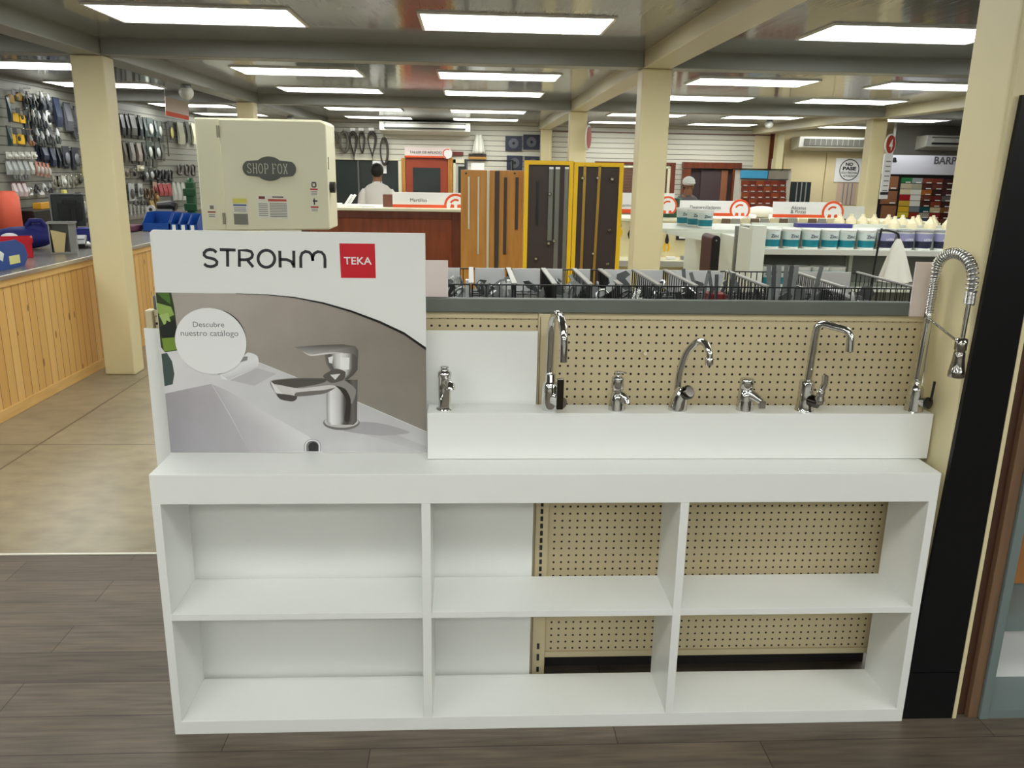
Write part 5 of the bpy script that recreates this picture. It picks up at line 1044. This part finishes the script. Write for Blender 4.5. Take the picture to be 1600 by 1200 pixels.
# hanging white cloth
y = 4.6
t = thing('hanging_cloth', 'white cloth gathered on a black hook before the paint shelves', 'cloth', (at(1400, 375, Y=y).x, y, 0))
top_ = at(1404, 373, Y=y); bw = abs(at(1424, 430, Y=y).x - at(1374, 430, Y=y).x) / 2; zb = at(1398, 440, Y=y).z; cxb = at(1399, 430, Y=y).x
m = MB(); n = 20; vs = []
for j in range(9):
    f_ = j / 8; rr = .012 + (bw - .012) * (f_ ** .75); cxq = top_.x + (cxb - top_.x) * f_
    for kk in range(n): a = 2 * PI * kk / n; w2 = 1 + .16 * math.sin(a * 5 + 1) * f_; vs.append((cxq + rr * w2 * math.cos(a), y + rr * .55 * w2 * math.sin(a), top_.z + (zb - top_.z) * f_))
m.add(vs, [(j * n + kk, j * n + (kk + 1) % n, (j + 1) * n + (kk + 1) % n, (j + 1) * n + kk) for j in range(8) for kk in range(n)], True); m.build('cloth', mat('white_cloth', (226, 224, 214), .8), t)
s0 = at(1376, 360, Y=y)
t2 = thing('hook_stand', 'black wire hook stand that holds the white cloth', 'stand', (s0.x, y, 0)); MB().tube(bez([(s0.x - .01, y + .05, 0), (s0.x - .006, y + .04, .8), (s0.x, y, s0.z - .05), (s0.x + .015, y, s0.z), (top_.x - .02, y, s0.z - .012), (top_.x, y, top_.z + .01), (top_.x, y, top_.z - .03)], 5), .006, 7).build('rod', BLACK, t2); MB().lathe([(.12, 0), (.12, .015), (0, .016)], (s0.x - .01, y + .05, 0), 16).build('foot', BLACK, t2)
# ---------------------------------------------------------------- far wall
BY = WY
def XB(px, py=260, y=None): return at(px, py, Y=y or BY).x
def ZB(px, py, y=None): return at(px, py, Y=y or BY).z
def wbox(px0, py0, px1, py1, d0, d1, nm, m, par=None, bevel=0):
    """box on the far wall between two corners as seen in the photograph, from d0 to d1 in front of the wall"""
    y = BY - d1; a = at(px0, py0, Y=y); b = at(px1, py1, Y=y)
    return MB().box(a.x, b.x, y, BY - d0, min(a.z, b.z), max(a.z, b.z)).build(nm, m, par, bevel=bevel)
def wlow(px0, px1, ptop, d0, d1, nm, m, par=None, z0=0.0):
    y = BY - d1; a = at(px0, ptop, Y=y); b = at(px1, ptop, Y=y); return MB().box(a.x, b.x, y, BY - d0, z0, (a.z + b.z) / 2).build(nm, m, par)
struct(wbox(860, 205, 1212, 211, 0, .03, 'trim_2', MAHOGD)); struct(wlow(1205, 1212, 209, 0, .03, 'trim_3', MAHOGD)); struct(wlow(858, 863, 209, 0, .03, 'trim_4', MAHOGD))
# workshop window strip
t = struct(bpy.data.objects.new('window_1', None)); C.objects.link(t); t.location = (XB(570), BY, 1)
wlow(470, 628, 250, .0, .02, 'pane', DARKGLASS, t, z0=.9); wbox(470, 246, 633, 251, .0, .05, 'window_frame', LCREAM, t); wlow(622, 628, 250, .02, .05, 'window_frame', LCREAM, t, z0=.9); wlow(558, 560.5, 250, .02, .04, 'mullion', mat('grey_mullion', (92, 96, 92), .5), t, z0=.9)
# red workshop door
t = struct(bpy.data.objects.new('door_1', None)); C.objects.link(t); t.location = (XB(668), BY, 0)
wlow(634, 700, 247, .0, .05, 'door_leaf', DOORRED, t); wlow(645, 688, 262, .05, .06, 'door_glass', DARKGLASS, t, z0=.95); wlow(627, 633, 247, 0, .07, 'jamb', OAK, t); wlow(700, 707, 247, 0, .07, 'jamb', OAK, t)
MB().ell((XB(641), BY - .1, 1.02), .03, .04, .03).build('door_handle', CHROME, t)
t = thing('door_sign', 'pale sign with orange foot over the red workshop door reading Taller de Afilado', 'sign', (XB(667), BY - .1, ZB(667, 247)))
wbox(632, 229, 703, 247, .0, .1, 'board', PINK, t); wbox(632, 243, 694, 247, .1, .11, 'orange_stripe', ORANGE, t)
p0 = at(640, 239.5, Y=BY - .12); p1 = at(690, 239.5, Y=BY - .12); text('lettering', 'TALLER DE AFILADO', INK, p0.x, p1.x, p0.z, t, BY - .106)
c = at(699, 240, Y=BY - .11); MB().lathe([(.1, 0), (.1, -.02)], (c.x, BY - .1, c.z), 20, 'y').build('round_emblem', PAPER, t); m = MB(); ribbon(m, [(c.x + .085 * math.cos(math.radians(a)), c.z + .085 * math.sin(math.radians(a))) for a in range(60, 260, 12)], .02, BY - .122); m.build('emblem', ORANGE, t)
o = wbox(704, 237, 724, 243, .0, .05, 'red_plaque', mat('plaque_red', (110, 40, 40), .5)); tag(o, 'small dark red plaque beside the workshop door sign', 'plaque')
# second pale door frame
t = struct(bpy.data.objects.new('door_2', None)); C.objects.link(t); t.location = (XB(716), BY, 0)
wlow(708, 712, 249, 0, .05, 'jamb', LCREAM, t); wlow(712, 728, 256, .0, .02, 'door_leaf', mat('pale_grey_door', (190, 192, 184), .5), t); wbox(708, 249, 730, 255, 0, .05, 'lintel', LCREAM, t); wlow(716, 726, 260, .02, .03, 'door_glass', DARKGLASS, t, z0=.9)
# sanding belts
BELT = mat('sanding_belt', (62, 54, 50), .8); 
for i, (px, y0, y1, w_, lb) in enumerate(((509, 204, 238, 9, 'dark sanding belt at the band saw edge of the slat wall'), (521, 204, 239, 12, 'second dark sanding belt from the band saw'), (538, 204, 239, 14, 'wide oval grey sanding belt, third from the band saw'), (552, 205, 250, 11, 'folded dark sanding belt, fourth from the band saw'), (565, 205, 240, 11, 'brown sanding belt, fifth from the band saw'), (581, 205, 250, 13, 'brown twisted sanding belt, sixth from the band saw'), (600, 214, 259, 13, 'long black sanding belt hanging lowest, beside the air conditioner'))):
    a = at(px, y0, Y=BY - .1); b = at(px, y1, Y=BY - .1); H = (a.z - b.z) / 2; W = w_ / 2 / 1269 * 17
    t = thing('sanding_belt', lb, 'belt', (a.x, BY - .1, b.z), group='sanding belts on the slat wall')
    n = 28; vs = []
    for kk in range(n):
        an = 2 * PI * kk / n; pinch = 1 - .45 * (.5 - .5 * math.cos(an)) if i not in (2, 6) else 1
        x = W * math.sin(an) * pinch + (W * .3 * math.sin(2 * an) if i in (1, 3, 5) else 0); z = H + H * math.cos(an)
        for dy_ in (-.05, .05): vs += [(x, dy_ + .02 * math.sin(an * 2), z), (x * (.52 if math.sin(an) > 0 else .78), dy_ + .02 * math.sin(an * 2), H + (z - H) * .79)]
    fs = []
    for kk in range(n):
        q0, q1 = 4 * kk, 4 * ((kk + 1) % n)
        fs += [(q0, q1, q1 + 2, q0 + 2), (q0 + 1, q0 + 3, q1 + 3, q1 + 1), (q0, q0 + 1, q1 + 1, q1), (q0 + 2, q1 + 2, q1 + 3, q0 + 3)]
    m = MB(); m.add(vs, fs, True); m.build('band', [BELT, mat('grey_belt', (104, 98, 92), .8), MATS['grey_belt']][0 if i in (3, 4, 5, 6) else 1], t, rel=False)
    MB().tube([(0, .099, 2 * H - .02), (0, -.08, 2 * H - .02), (0, -.085, 2 * H + .03)], .008, 6).build('hook', STEEL, t, rel=False)
    if i in (3, 4, 5): MB().box(-.05, .05, -.09, -.085, 2 * H + .01, 2 * H + .06).build('price_ticket', PAPER, t, rel=False)
o = wbox(582, 251, 604, 271, .05, .06, 'paper_sheet', PAPER); tag(o, 'white paper sheet taped on the dark window above the person in white', 'paper')
# air conditioner over the door
def aircon(px0, py0, px1, py1, d, lb, grille=False):
    y = BY - d; a = at(px0, py0, Y=y); b = at(px1, py1, Y=y); t = thing('air_conditioner', lb, 'air conditioner', ((a.x + b.x) / 2, BY, b.z)); H = a.z - b.z
    W0, W1 = a.x, b.x
    ACM = mat('ac_white', (230, 230, 222), .4)
    MB().add([(W0, y, a.z), (W1, y, a.z), (W1, y + .03, b.z), (W0, y + .03, b.z), (W0, BY - .001, a.z), (W1, BY - .001, a.z), (W1, BY - .001, b.z - .06), (W0, BY - .001, b.z - .06)], [(0, 1, 2, 3), (7, 6, 5, 4), (0, 4, 5, 1), (1, 5, 6, 2), (2, 6, 7, 3), (3, 7, 4, 0)]).build('housing', ACM, t, bevel=.015)
    if grille: 
        MB().box(W0 + .1, W1 - .05, y - .008, y + .02, b.z + H * .18, a.z - H * .2).build('grille', mat('grille_dark', (92, 90, 82), .5), t); m = MB()
        for k in range(1, 12): x = W0 + .1 + (W1 - W0 - .15) * k / 12; m.box(x - .006, x + .006, y - .012, y - .008, b.z + H * .18, a.z - H * .2)
        m.build('louvre', GREYP, t)
    else:
        MB().box(W0 + .12, W1 - .12, y - .03, y + .02, b.z + H * .36, a.z - H * .24).build('panel', mat('ac_panel', (222, 222, 214), .3), t); MB().box(W0 + .1, W1 - .1, y - .02, y + .05, b.z + H * .2, b.z + H * .36).build('outlet', mat('ac_dark', (48, 50, 50), .5), t)
        MB().box(W0 + .09, W1 - .09, y - .016, y + .02, a.z - H * .24, a.z - H * .17).build('inlet', MATS['ac_dark'], t)
aircon(592, 189, 735, 206, .5, 'long white air conditioner over the red workshop door')
# goods beside the doors
t = thing('apron', 'white aprons hanging on the slat wall beside the air conditioner', 'apron', (XB(748), BY - .1, ZB(748, 240)))
a = at(739, 211, Y=BY - .12); b = at(757, 240, Y=BY - .12)
m = MB(); n = 10; vs = []
for j in range(7):
    f_ = j / 6
    for kk in range(n + 1): g = kk / n; hw_ = (b.x - a.x) / 2 * (.62 + .5 * f_); vs.append(((a.x + b.x) / 2 + (g - .5) * 2 * hw_, BY - .12 + .03 * math.sin(g * 16), a.z + (b.z - a.z) * f_))
m.add(vs, [(j * (n + 1) + kk, j * (n + 1) + kk + 1, (j + 1) * (n + 1) + kk + 1, (j + 1) * (n + 1) + kk) for j in range(6) for kk in range(n)], True); ob = m.build('cloth', mat('white_cloth', (226, 224, 214), .8), t); sm_ = ob.modifiers.new('thick', 'SOLIDIFY'); sm_.thickness = .03
MB().tube([((a.x + b.x) / 2, BY, a.z), ((a.x + b.x) / 2, BY - .16, a.z)], .01, 6).build('hook', STEEL, t)
for i, (b4, lb) in enumerate((((732, 240, 760, 244.5), 'dark folded glove pack under the white aprons'), ((732, 244.5, 760, 249), 'striped yellow and brown glove pack under the white aprons'))):
    o = wbox(*b4, .0, .12, 'glove_pack', [DBROWN, mat('striped_ochre', (176, 130, 60), .6, vary=.4, vscale=20)][i], bevel=.01); tag(o, lb, 'pack')
for i, (b4, lb) in enumerate((((790, 212, 815, 236), 'square dark blue saw blade pack, upper one nearer the aprons'), ((818, 210, 843, 234), 'square dark blue saw blade pack, upper one nearer the column'), ((792, 243, 816, 266), 'square dark blue saw blade pack, lower one nearer the aprons'), ((820, 244, 845, 268), 'square dark blue saw blade pack, lower one nearer the column'))):
    t = thing('saw_blade_pack', lb, 'pack', (XB((b4[0] + b4[2]) / 2), BY - .05, ZB(800, b4[3])), group='saw blade packs on the slat wall'); wbox(*b4, .0, .05, 'card', mat('dark_blue_card', (46, 50, 72), .4, vary=.3, vscale=6), t)
    cc = at((b4[0] + b4[2]) / 2, (b4[1] + b4[3]) / 2, Y=BY - .06); m = MB(); m.lathe([(.1, 0), (.1, -.012)], (cc.x, BY - .052, cc.z), 18, 'y'); bl_ = m.build('blade', mat('blade_steel', (110, 114, 126), .3, .7), t); MB().lathe([(.03, 0), (.03, -.01)], (cc.x, BY - .066, cc.z), 10, 'y').build('arbor_cap', BLACK, bl_)
t = thing('black_frame_rack', 'black pipe rack standing behind the oak sample board', 'rack', (XB(765), BY - .6, 0))
y = BY - .6; a = at(728, 250, Y=y); b = at(800, 250, Y=y); MB().tube([(a.x, y, 0), (a.x, y, a.z), (b.x, y, a.z), (b.x, y, 0)], .035, 6).build('frame', BLACK, t); MB().box(a.x + .1, a.x + .36, y, y + .03, .9, a.z - .05).build('white_panel', PAPER, t); MB().box(a.x - .1, b.x + .1, y - .15, y + .15, 0, .02).build('foot', BLACK, t)
# brown framed openings
t = struct(bpy.data.objects.new('window_2', None)); C.objects.link(t); t.location = (XB(1010), BY, 1)
wbox(930, 252, 1056, 258, 0, .06, 'window_frame', MAHOGD, t); wlow(1049, 1056, 258, 0, .06, 'window_frame', MAHOGD, t, z0=.9); wlow(930, 1046, 263, .0, .02, 'shutter', m_slat('brown_shutter', (100, 68, 54), (66, 44, 36), .06), t, z0=.9); wbox(930, 258, 1049, 263, 0, .04, 'window_frame', LCREAM, t); wlow(1044, 1049, 262, 0, .04, 'window_frame', LCREAM, t, z0=.9)
t = struct(bpy.data.objects.new('door_3', None)); C.objects.link(t); t.location = (XB(1113), BY, 0)
wbox(1068, 253, 1159, 264, 0, .12, 'lintel', MAHOGD, t); wlow(1068, 1080, 264, 0, .12, 'jamb', MAHOGD, t); wlow(1146, 1159, 264, 0, .12, 'jamb', MAHOGD, t); wlow(1080, 1146, 264, .0, .02, 'dark_opening', mat('dark_hall', (52, 40, 42), .7), t); wlow(1096, 1128, 266, .02, .05, 'door_leaf', mat('dark_door', (66, 50, 54), .5), t); wlow(1128, 1138, 266, .02, .06, 'jamb', mat('mid_brown', (136, 84, 52), .5), t)
# wood finish display
y = 15.4
def DB(px0, py0, px1, py1, nm, m, par, dy=0, dep=.03):
    a = at(px0, py0, Y=y - dy); b = at(px1, py1, Y=y - dy); return MB().box(a.x, b.x, y - dy, y - dy + dep, min(a.z, b.z), max(a.z, b.z)).build(nm, m, par)
t = thing('finish_display', 'tall rack of reddish wood finish samples under a blue and grey header', 'display', (XB(1193, 300, y), y, 0))
a = at(1157, 265, Y=y); b = at(1231, 325, Y=y)
MB().box(a.x, b.x, y, y + .3, 0, a.z).build('cabinet', mat('pale_frame', (200, 196, 184), .5), t); DB(1155, 263, 1236, 266, 'top_bar', BLACK, t, .06, .36)
DB(1158, 266, 1200, 279, 'blue_header', mat('sky_blue_print', (70, 160, 206), .4, vary=.15, vscale=6), t, .04, .04); DB(1200, 267, 1231, 280, 'grey_header', mat('stone_print', (142, 134, 122), .5, vary=.2, vscale=6), t, .04, .04); DB(1158, 279, 1232, 281, 'dark_bar', BLACK, t, .045, .04)
cols = [(128, 52, 28), (104, 38, 24), (140, 66, 34), (116, 44, 30)]
for r_ in range(6):
    for c_ in range(6):
        x0 = 1159 + c_ * 11.6; y0 = 282 + r_ * 9.4; s_ = DB(x0, y0, x0 + 10.8, y0 + 8.6, 'sample', mat('finish_%d' % ((r_ * 3 + c_) % 4), cols[(r_ * 3 + c_) % 4], .35), t, .03, .029); DB(x0 + 3, y0 + 6.8, x0 + 8.5, y0 + 8, 'ticket', PAPER, s_, .034, .0035)
# beige wall side: column face, doors, notice
t = struct(bpy.data.objects.new('door_4', None)); C.objects.link(t); t.location = (XB(1290), BY, 0)
DBG = mat('beige_door', (222, 206, 164), .45)
wlow(1226, 1291, 240, 0, .04, 'door_leaf', DBG, t, z0=.02); wlow(1293, 1352, 240, 0, .04, 'door_leaf', DBG, t, z0=.02)
for (p0, p1) in ((1236, 1264), (1309, 1335)):
    w_ = wbox(p0, 284, p1, 320, .04, .05, 'door_glass', DARKGLASS if p0 < 1300 else mat('pink_pane', (206, 180, 160), .3), t); m = MB()
    for k in range(1, 4): x = XB(p0 + (p1 - p0) * k / 4, 300); m.box(x - .012, x + .012, BY - .06, BY - .05, ZB(1250, 319), ZB(1250, 285))
    m.build('bars', GREYP, w_)
t = thing('notice', 'white notice with a ringed no entry text on the beige doors', 'notice', (XB(1326), BY - .06, ZB(1326, 285)))
yN = BY - .07
wbox(1307, 247, 1345, 285, .05, .065, 'sheet', PAPER, t)
m = MB(); cc = at(1327, 265.5, Y=yN); R_ = abs(at(1342, 265, Y=yN).x - cc.x); ribbon(m, [(cc.x + R_ * math.cos(k * PI / 18), cc.z + R_ * 1.02 * math.sin(k * PI / 18)) for k in range(36)], .018, yN - .001, closed=True); m.build('ring', INK, t)
for s_, u, yb, b_, hh_ in (('NO', 5.8, 258.8, .05, .062), ('PASE', 10.5, 265.6, .05, .068), ('SOLO PERSONAL', 12.6, 271.2, .02, .042), ('AUTORIZADO', 10, 276.4, .02, .042)):
    a = at(1327 - u, yb, Y=yN); b = at(1327 + u, yb, Y=yN); text('lettering', s_, INK, a.x, b.x, a.z, t, yN - .001, bold=b_, h=hh_)
o = wbox(1241, 249, 1250, 264, 0, .02, 'wall_notice', PAPER); o.location.x -= .0; bpy.data.objects.remove(o)
o = wbox(1208, 248, 1216, 264, 0, .1, 'wall_notice', PAPER); tag(o, 'narrow white notice on the post above the wood finish display', 'notice')
aircon(1250, 213, 1362, 232, .45, 'long ducted air conditioner with dark grille above the beige doors', True)
# numbered column sign
yc = 12.0
def csign(px, py0, py1, w_, y, lb, num=None, strip=None):
    a = at(px, py0, Y=y); b = at(px, py1, Y=y); H = (a.z - b.z) / 2; c = at(px, (py0 + py1) / 2, Y=y); W = H
    t = thing('aisle_sign', lb, 'sign', (c.x, y, c.z)); t.rotation_euler = (0, 0, .63 if num else 1.22)
    MB().lathe([(H * 1.0, 0), (H * 1.0, .015)], n=26, axis='y').build('plate', PAPER, t, rel=False); MB().lathe([(H * .86, -.006), (H * .86, -.001)], n=26, axis='y').build('disc', mat('brick_red_print', (176, 62, 44), .45), t, rel=False)
    if num: text('lettering', num, PAPER, -H * .34, H * .36, -H * .5, t, -.0075, rel=False, bold=.03)
    MB().box(-.01, .01, .015, .16, -.02, .02).build('bracket', STEEL, t, rel=False)
    if strip:
        a2 = at(strip[0], strip[1], Y=y); b2 = at(strip[0], strip[2], Y=y); z0_, z1_ = b2.z - c.z, -H * .9; s_ = MB().box(-.12, .12, .002, .012, z0_, z1_).build('directory_strip', PAPER, t, rel=False)
        m = MB()
        for k in range(7): zk = z1_ - .1 - (z1_ - z0_ - .16) * k / 7; m.box(-.06, .08, -.001, .0015, zk - .014, zk)
        m.build('printed_lines', GREYINK, s_, rel=False); MB().box(-.12, .12, -.001, .0015, z0_ + .06, z0_ + .1).build('dark_band', INK, s_, rel=False)
    return t
csign(1391.5, 209, 242, 16, yc - .06, 'red and white disc with the number 4 and directory strip on a column', '4', (1385, 240, 311))
csign(920, 195, 235, 8, 11.75, 'round aisle disc seen almost edge on beside the second cream column')
# colour sample display at the far right
y = 14.2
t = thing('colour_display', 'paint colour sample display with dark frame and white header', 'display', (XB(1450, 300, y), y, 0))
a = at(1372, 248, Y=y); b = at(1560, 262, Y=y); zt_ = at(1450, 243, Y=y).z; zm = at(1450, 273, Y=y).z
MB().box(a.x, b.x, y, y + .25, 0, zm).build('cabinet', mat('black_frame', (34, 34, 40), .4), t)
hd = MB().box(a.x, b.x, y - .02, y + .25, zm + .001, zt_).build('header', mat('lilac_white', (212, 212, 226), .4), t)
p0 = at(1458, 256, Y=y); p1 = at(1520, 256, Y=y); text('lettering', 'BARPIMO', mat('header_grey', (92, 92, 98), .5), p0.x, p1.x, p0.z, hd, y - .022, bold=.03)
p0 = at(1393.5, 253, Y=y); p1 = at(1400, 253, Y=y); text('lettering', 'a', INK, p0.x, p1.x, p0.z, hd, y - .022, bold=.06)
pal = [[(46, 120, 70), (150, 160, 164), (128, 66, 50), (122, 54, 42), (70, 40, 40)], [(190, 182, 154), (172, 168, 146), (84, 44, 36), (110, 60, 52), (74, 44, 46)], [(214, 206, 176), (226, 226, 218), (170, 100, 44), (58, 34, 32), (78, 46, 52)], [(170, 26, 36), (226, 226, 222), (112, 60, 42), (110, 40, 38), (106, 104, 102)], [(206, 170, 60), (226, 226, 222), (78, 40, 36), (140, 66, 42), (66, 38, 34)], [(222, 178, 40), (122, 128, 138), (24, 76, 84), (206, 186, 148), (134, 90, 56)], [(226, 206, 70), (142, 50, 34), (170, 162, 150), (158, 44, 40), (78, 34, 28)], [(136, 156, 176), (120, 90, 70), (76, 84, 118), (180, 60, 50), (110, 70, 50)]]
def D2(px0, py0, px1, py1, nm, m, par, dy, dep): 
    a = at(px0, py0, Y=y - dy); b = at(px1, py1, Y=y - dy); return MB().box(a.x, b.x, y - dy, y - dy + dep, b.z, a.z).build(nm, m, par)
for r_, rw in enumerate(pal):
    for c_, rgb in enumerate(rw):
        x0 = 1409.3 - r_ * 1.05 + c_ * 16.3; y0 = 277.5 + r_ * 9 + c_ * .5; s_ = D2(x0, y0, x0 + 15.6, y0 + 8.4, 'colour_chip', mat('chip_%d_%d_%d' % rgb, rgb, .4), t, .015, .014)
        if c_ >= 2 or r_ == 0: D2(x0 + 6, y0 + 6.4, x0 + 13.5, y0 + 8, 'ticket', PAPER, s_, .019, .0035)
for i in range(3):
    y0 = 275 + i * 23; s_ = D2(1378, y0, 1402 - i * 2, y0 + 21, 'wood_sample', mat('wood_chip', (146, 98, 68), .45, vary=.1, vscale=5), t, .015, .014); D2(1392 - i * 2, y0 + 18, 1400 - i * 2, y0 + 20, 'ticket', PAPER, s_, .019, .0035)
for o_ in ():
    pass
def aircon2():
    global BY
    sv = BY; BY = 15.5; t = aircon(1450, 211, 1560, 231, .4, 'white wall air conditioner above the colour sample display'); BY = sv
struct(MB().box(XB(1385, 260, 15.7), 13, 15.5, 15.6, 0, CZ).build('wall_back', mat('grey_upper_wall', (150, 148, 140), .5)))
aircon2()

# ---------------------------------------------------------------- people
def person(label, x, y, h, cloth, hair_kind, lean=0.0, face=PI, sleeve=None):
    """a standing person as one skinned body; clothing and hair are separate shells"""
    s = h / 1.75
    t = thing('person', label, 'person', (x, y, 0)); t.rotation_euler = (0, 0, face)
    V = []; E = []; R = []
    def v(p, r, par=None):
        z = p[2]; yy = p[1] - (lean * max(0, z - .95) ** 1.3)   # bend forward from the hips (-Y is the front)
        V.append((p[0] * s, yy * s, z * s)); R.append(r * s if not isinstance(r, tuple) else (r[0] * s, r[1] * s)); i = len(V) - 1
        if par is not None: E.append((par, i))
        return i
    pel = v((0, 0, .95), (.15, .11)); wa = v((0, .0, 1.1), (.14, .1), pel); ch = v((0, .01, 1.3), (.165, .115), wa); sh = v((0, .01, 1.42), (.1, .08), ch); nk = v((0, 0, 1.5), .058, sh); jw = v((0, -.015, 1.575), (.068, .08), nk); hd_ = v((0, -.005, 1.65), (.076, .095), jw); v((0, 0, 1.715), (.055, .065), hd_)
    ns = v((0, -.1, 1.615), (.014, .014), jw)
    for sx in (-1, 1):
        v((sx * .085, .0, 1.62), (.014, .02), hd_)
        so = v((sx * .175, .01, 1.36), .045, sh); el = v((sx * .235, .03, 1.13), .043, so); wr = v((sx * .245, -.06, .9), .028, el); pm = v((sx * .245, -.085, .83), (.022, .038), wr)
        for k, (dy_, ln_) in enumerate(((-.03, .07), (-.01, .085), (.01, .08), (.028, .065))):
            kn = v((sx * .247, -.09 + dy_, .79), .0095, pm); v((sx * .24, -.095 + dy_, .79 - ln_), .008, kn)
        th = v((sx * .235, -.125, .83), .011, pm); v((sx * .225, -.14, .79), .009, th)
        hp = v((sx * .09, 0, .86), .095, pel); kn = v((sx * .1, -.01, .5), .062, hp); an = v((sx * .105, .02, .09), .04, kn); v((sx * .115, -.12, .035), (.04, .03), an)
    me = bpy.data.meshes.new('body'); me.from_pydata(V, E, []); ob = bpy.data.objects.new('body', me); C.objects.link(ob)
    md = ob.modifiers.new('skin', 'SKIN'); md.use_smooth_shade = True
    for i, d in enumerate(me.skin_vertices[0].data): d.radius = R[i] if isinstance(R[i], tuple) else (R[i], R[i])
    me.skin_vertices[0].data[0].use_root = True
    su = ob.modifiers.new('sub', 'SUBSURF'); su.levels = 1; su.render_levels = 1
    dg = bpy.context.evaluated_depsgraph_get(); m2 = bpy.data.meshes.new_from_object(ob.evaluated_get(dg)); bpy.data.objects.remove(ob)
    m2.materials.clear(); m2.materials.append(SKIN); b = bpy.data.objects.new('body', m2); C.objects.link(b); b.parent = t
    def ly(p): return (p[0] * s, (p[1] - lean * max(0, p[2] - .95) ** 1.3) * s, p[2] * s)
    def shell(name, chains, m):
        mb = MB()
        for pts, rad in chains:
            pts = [Vector(ly(p)) for p in pts]; mb2 = MB(); n = 14; rings = []
            for i, p in enumerate(pts):
                rx, ry = rad[i]; d = (pts[min(i + 1, len(pts) - 1)] - pts[max(i - 1, 0)]).normalized(); ax = Vector((1, 0, 0)) - d * d.x; ax.normalize(); ay = d.cross(ax)
                rings.append([p + ax * rx * s * math.cos(2 * PI * k / n) + ay * ry * s * math.sin(2 * PI * k / n) for k in range(n)])
            mb.add([q_ for g in rings for q_ in g], [(i * n + k, i * n + (k + 1) % n, (i + 1) * n + (k + 1) % n, (i + 1) * n + k) for i in range(len(pts) - 1) for k in range(n)], True)
            mb.add(rings[0], [tuple(range(n))]); mb.add(rings[-1], [tuple(range(n))])
        return mb.build(name, m, t, rel=False)
    shell('shirt', [([(0, 0, .88), (0, 0, 1.0), (0, 0, 1.12), (0, .01, 1.3), (0, .01, 1.4), (0, .008, 1.455), (0, 0, 1.485)], [(.18, .135), (.178, .132), (.178, .13), (.2, .142), (.2, .128), (.145, .1), (.072, .07)])] +
          [([(sx * .14, .01, 1.385), (sx * .18, .012, 1.365), (sx * .212, .016, 1.31), (sx * .228, .025, 1.22), (sx * .24, .03, 1.13)], [(.03, .03), (.06, .065), (.068, .07), (.064, .066), (.06, .06)]) for sx in (-1, 1)], cloth)
    shell('collar', [([(0, 0, 1.475), (0, -.002, 1.51)], [(.078, .075), (.07, .07)])], cloth)
    shell('trousers', [([(0, 0, 1.0), (0, 0, .86)], [(.165, .125), (.175, .13)])] + [([(sx * .09, 0, .9), (sx * .1, 0, .5), (sx * .105, .02, .06)], [(.1, .115), (.08, .08), (.07, .07)]) for sx in (-1, 1)], mat('dark_trousers', (48, 50, 58), .8))
    shell('shoe', [([(sx * .11, .06, .04), (sx * .113, -.04, .045), (sx * .118, -.15, .03)], [(.045, .04), (.05, .045), (.04, .03)]) for sx in (-1, 1)], BLACK)
    hm = MB(); c_ = Vector(ly((0, .01, 1.66)))
    if hair_kind == 'hair':
        hm.ell(c_ + Vector((0, .012, .012)) * s, .098 * s, .115 * s, .105 * s, 18, 10); hm.build('hair', HAIR, t, rel=False)
    else:
        hm.ell(c_ + Vector((0, .02, -.02)) * s, .09 * s, .1 * s, .09 * s, 16, 8); hm.build('hair', HAIR, t, rel=False)
        cm = MB(); cm.ell(c_ + Vector((0, .005, .035)) * s, .102 * s, .118 * s, .088 * s, 18, 10); cm.add([c_ + Vector(p) * s for p in ((-.08, -.08, .03), (.08, -.08, .03), (.06, -.19, .01), (-.06, -.19, .01), (-.08, -.08, .04), (.08, -.08, .04), (.06, -.19, .018), (-.06, -.19, .018))], [(0, 1, 2, 3), (7, 6, 5, 4), (0, 4, 5, 1), (1, 5, 6, 2), (2, 6, 7, 3), (3, 7, 4, 0)]); cm.build('cap', mat('white_cap', (230, 230, 226), .7), t, rel=False)
    return t
v = at(590, 300, Y=12.6); person('person in a white shirt with short black hair, seen from behind', v.x, 12.6, 1.78, mat('white_shirt', (226, 222, 216), .8), 'hair')
v = at(1072, 300, Y=12.9); person('person in a dark grey shirt and white cap behind the topper signs', v.x, 12.9, 1.66, mat('grey_shirt', (96, 94, 98), .8), 'cap', lean=.22, face=0)
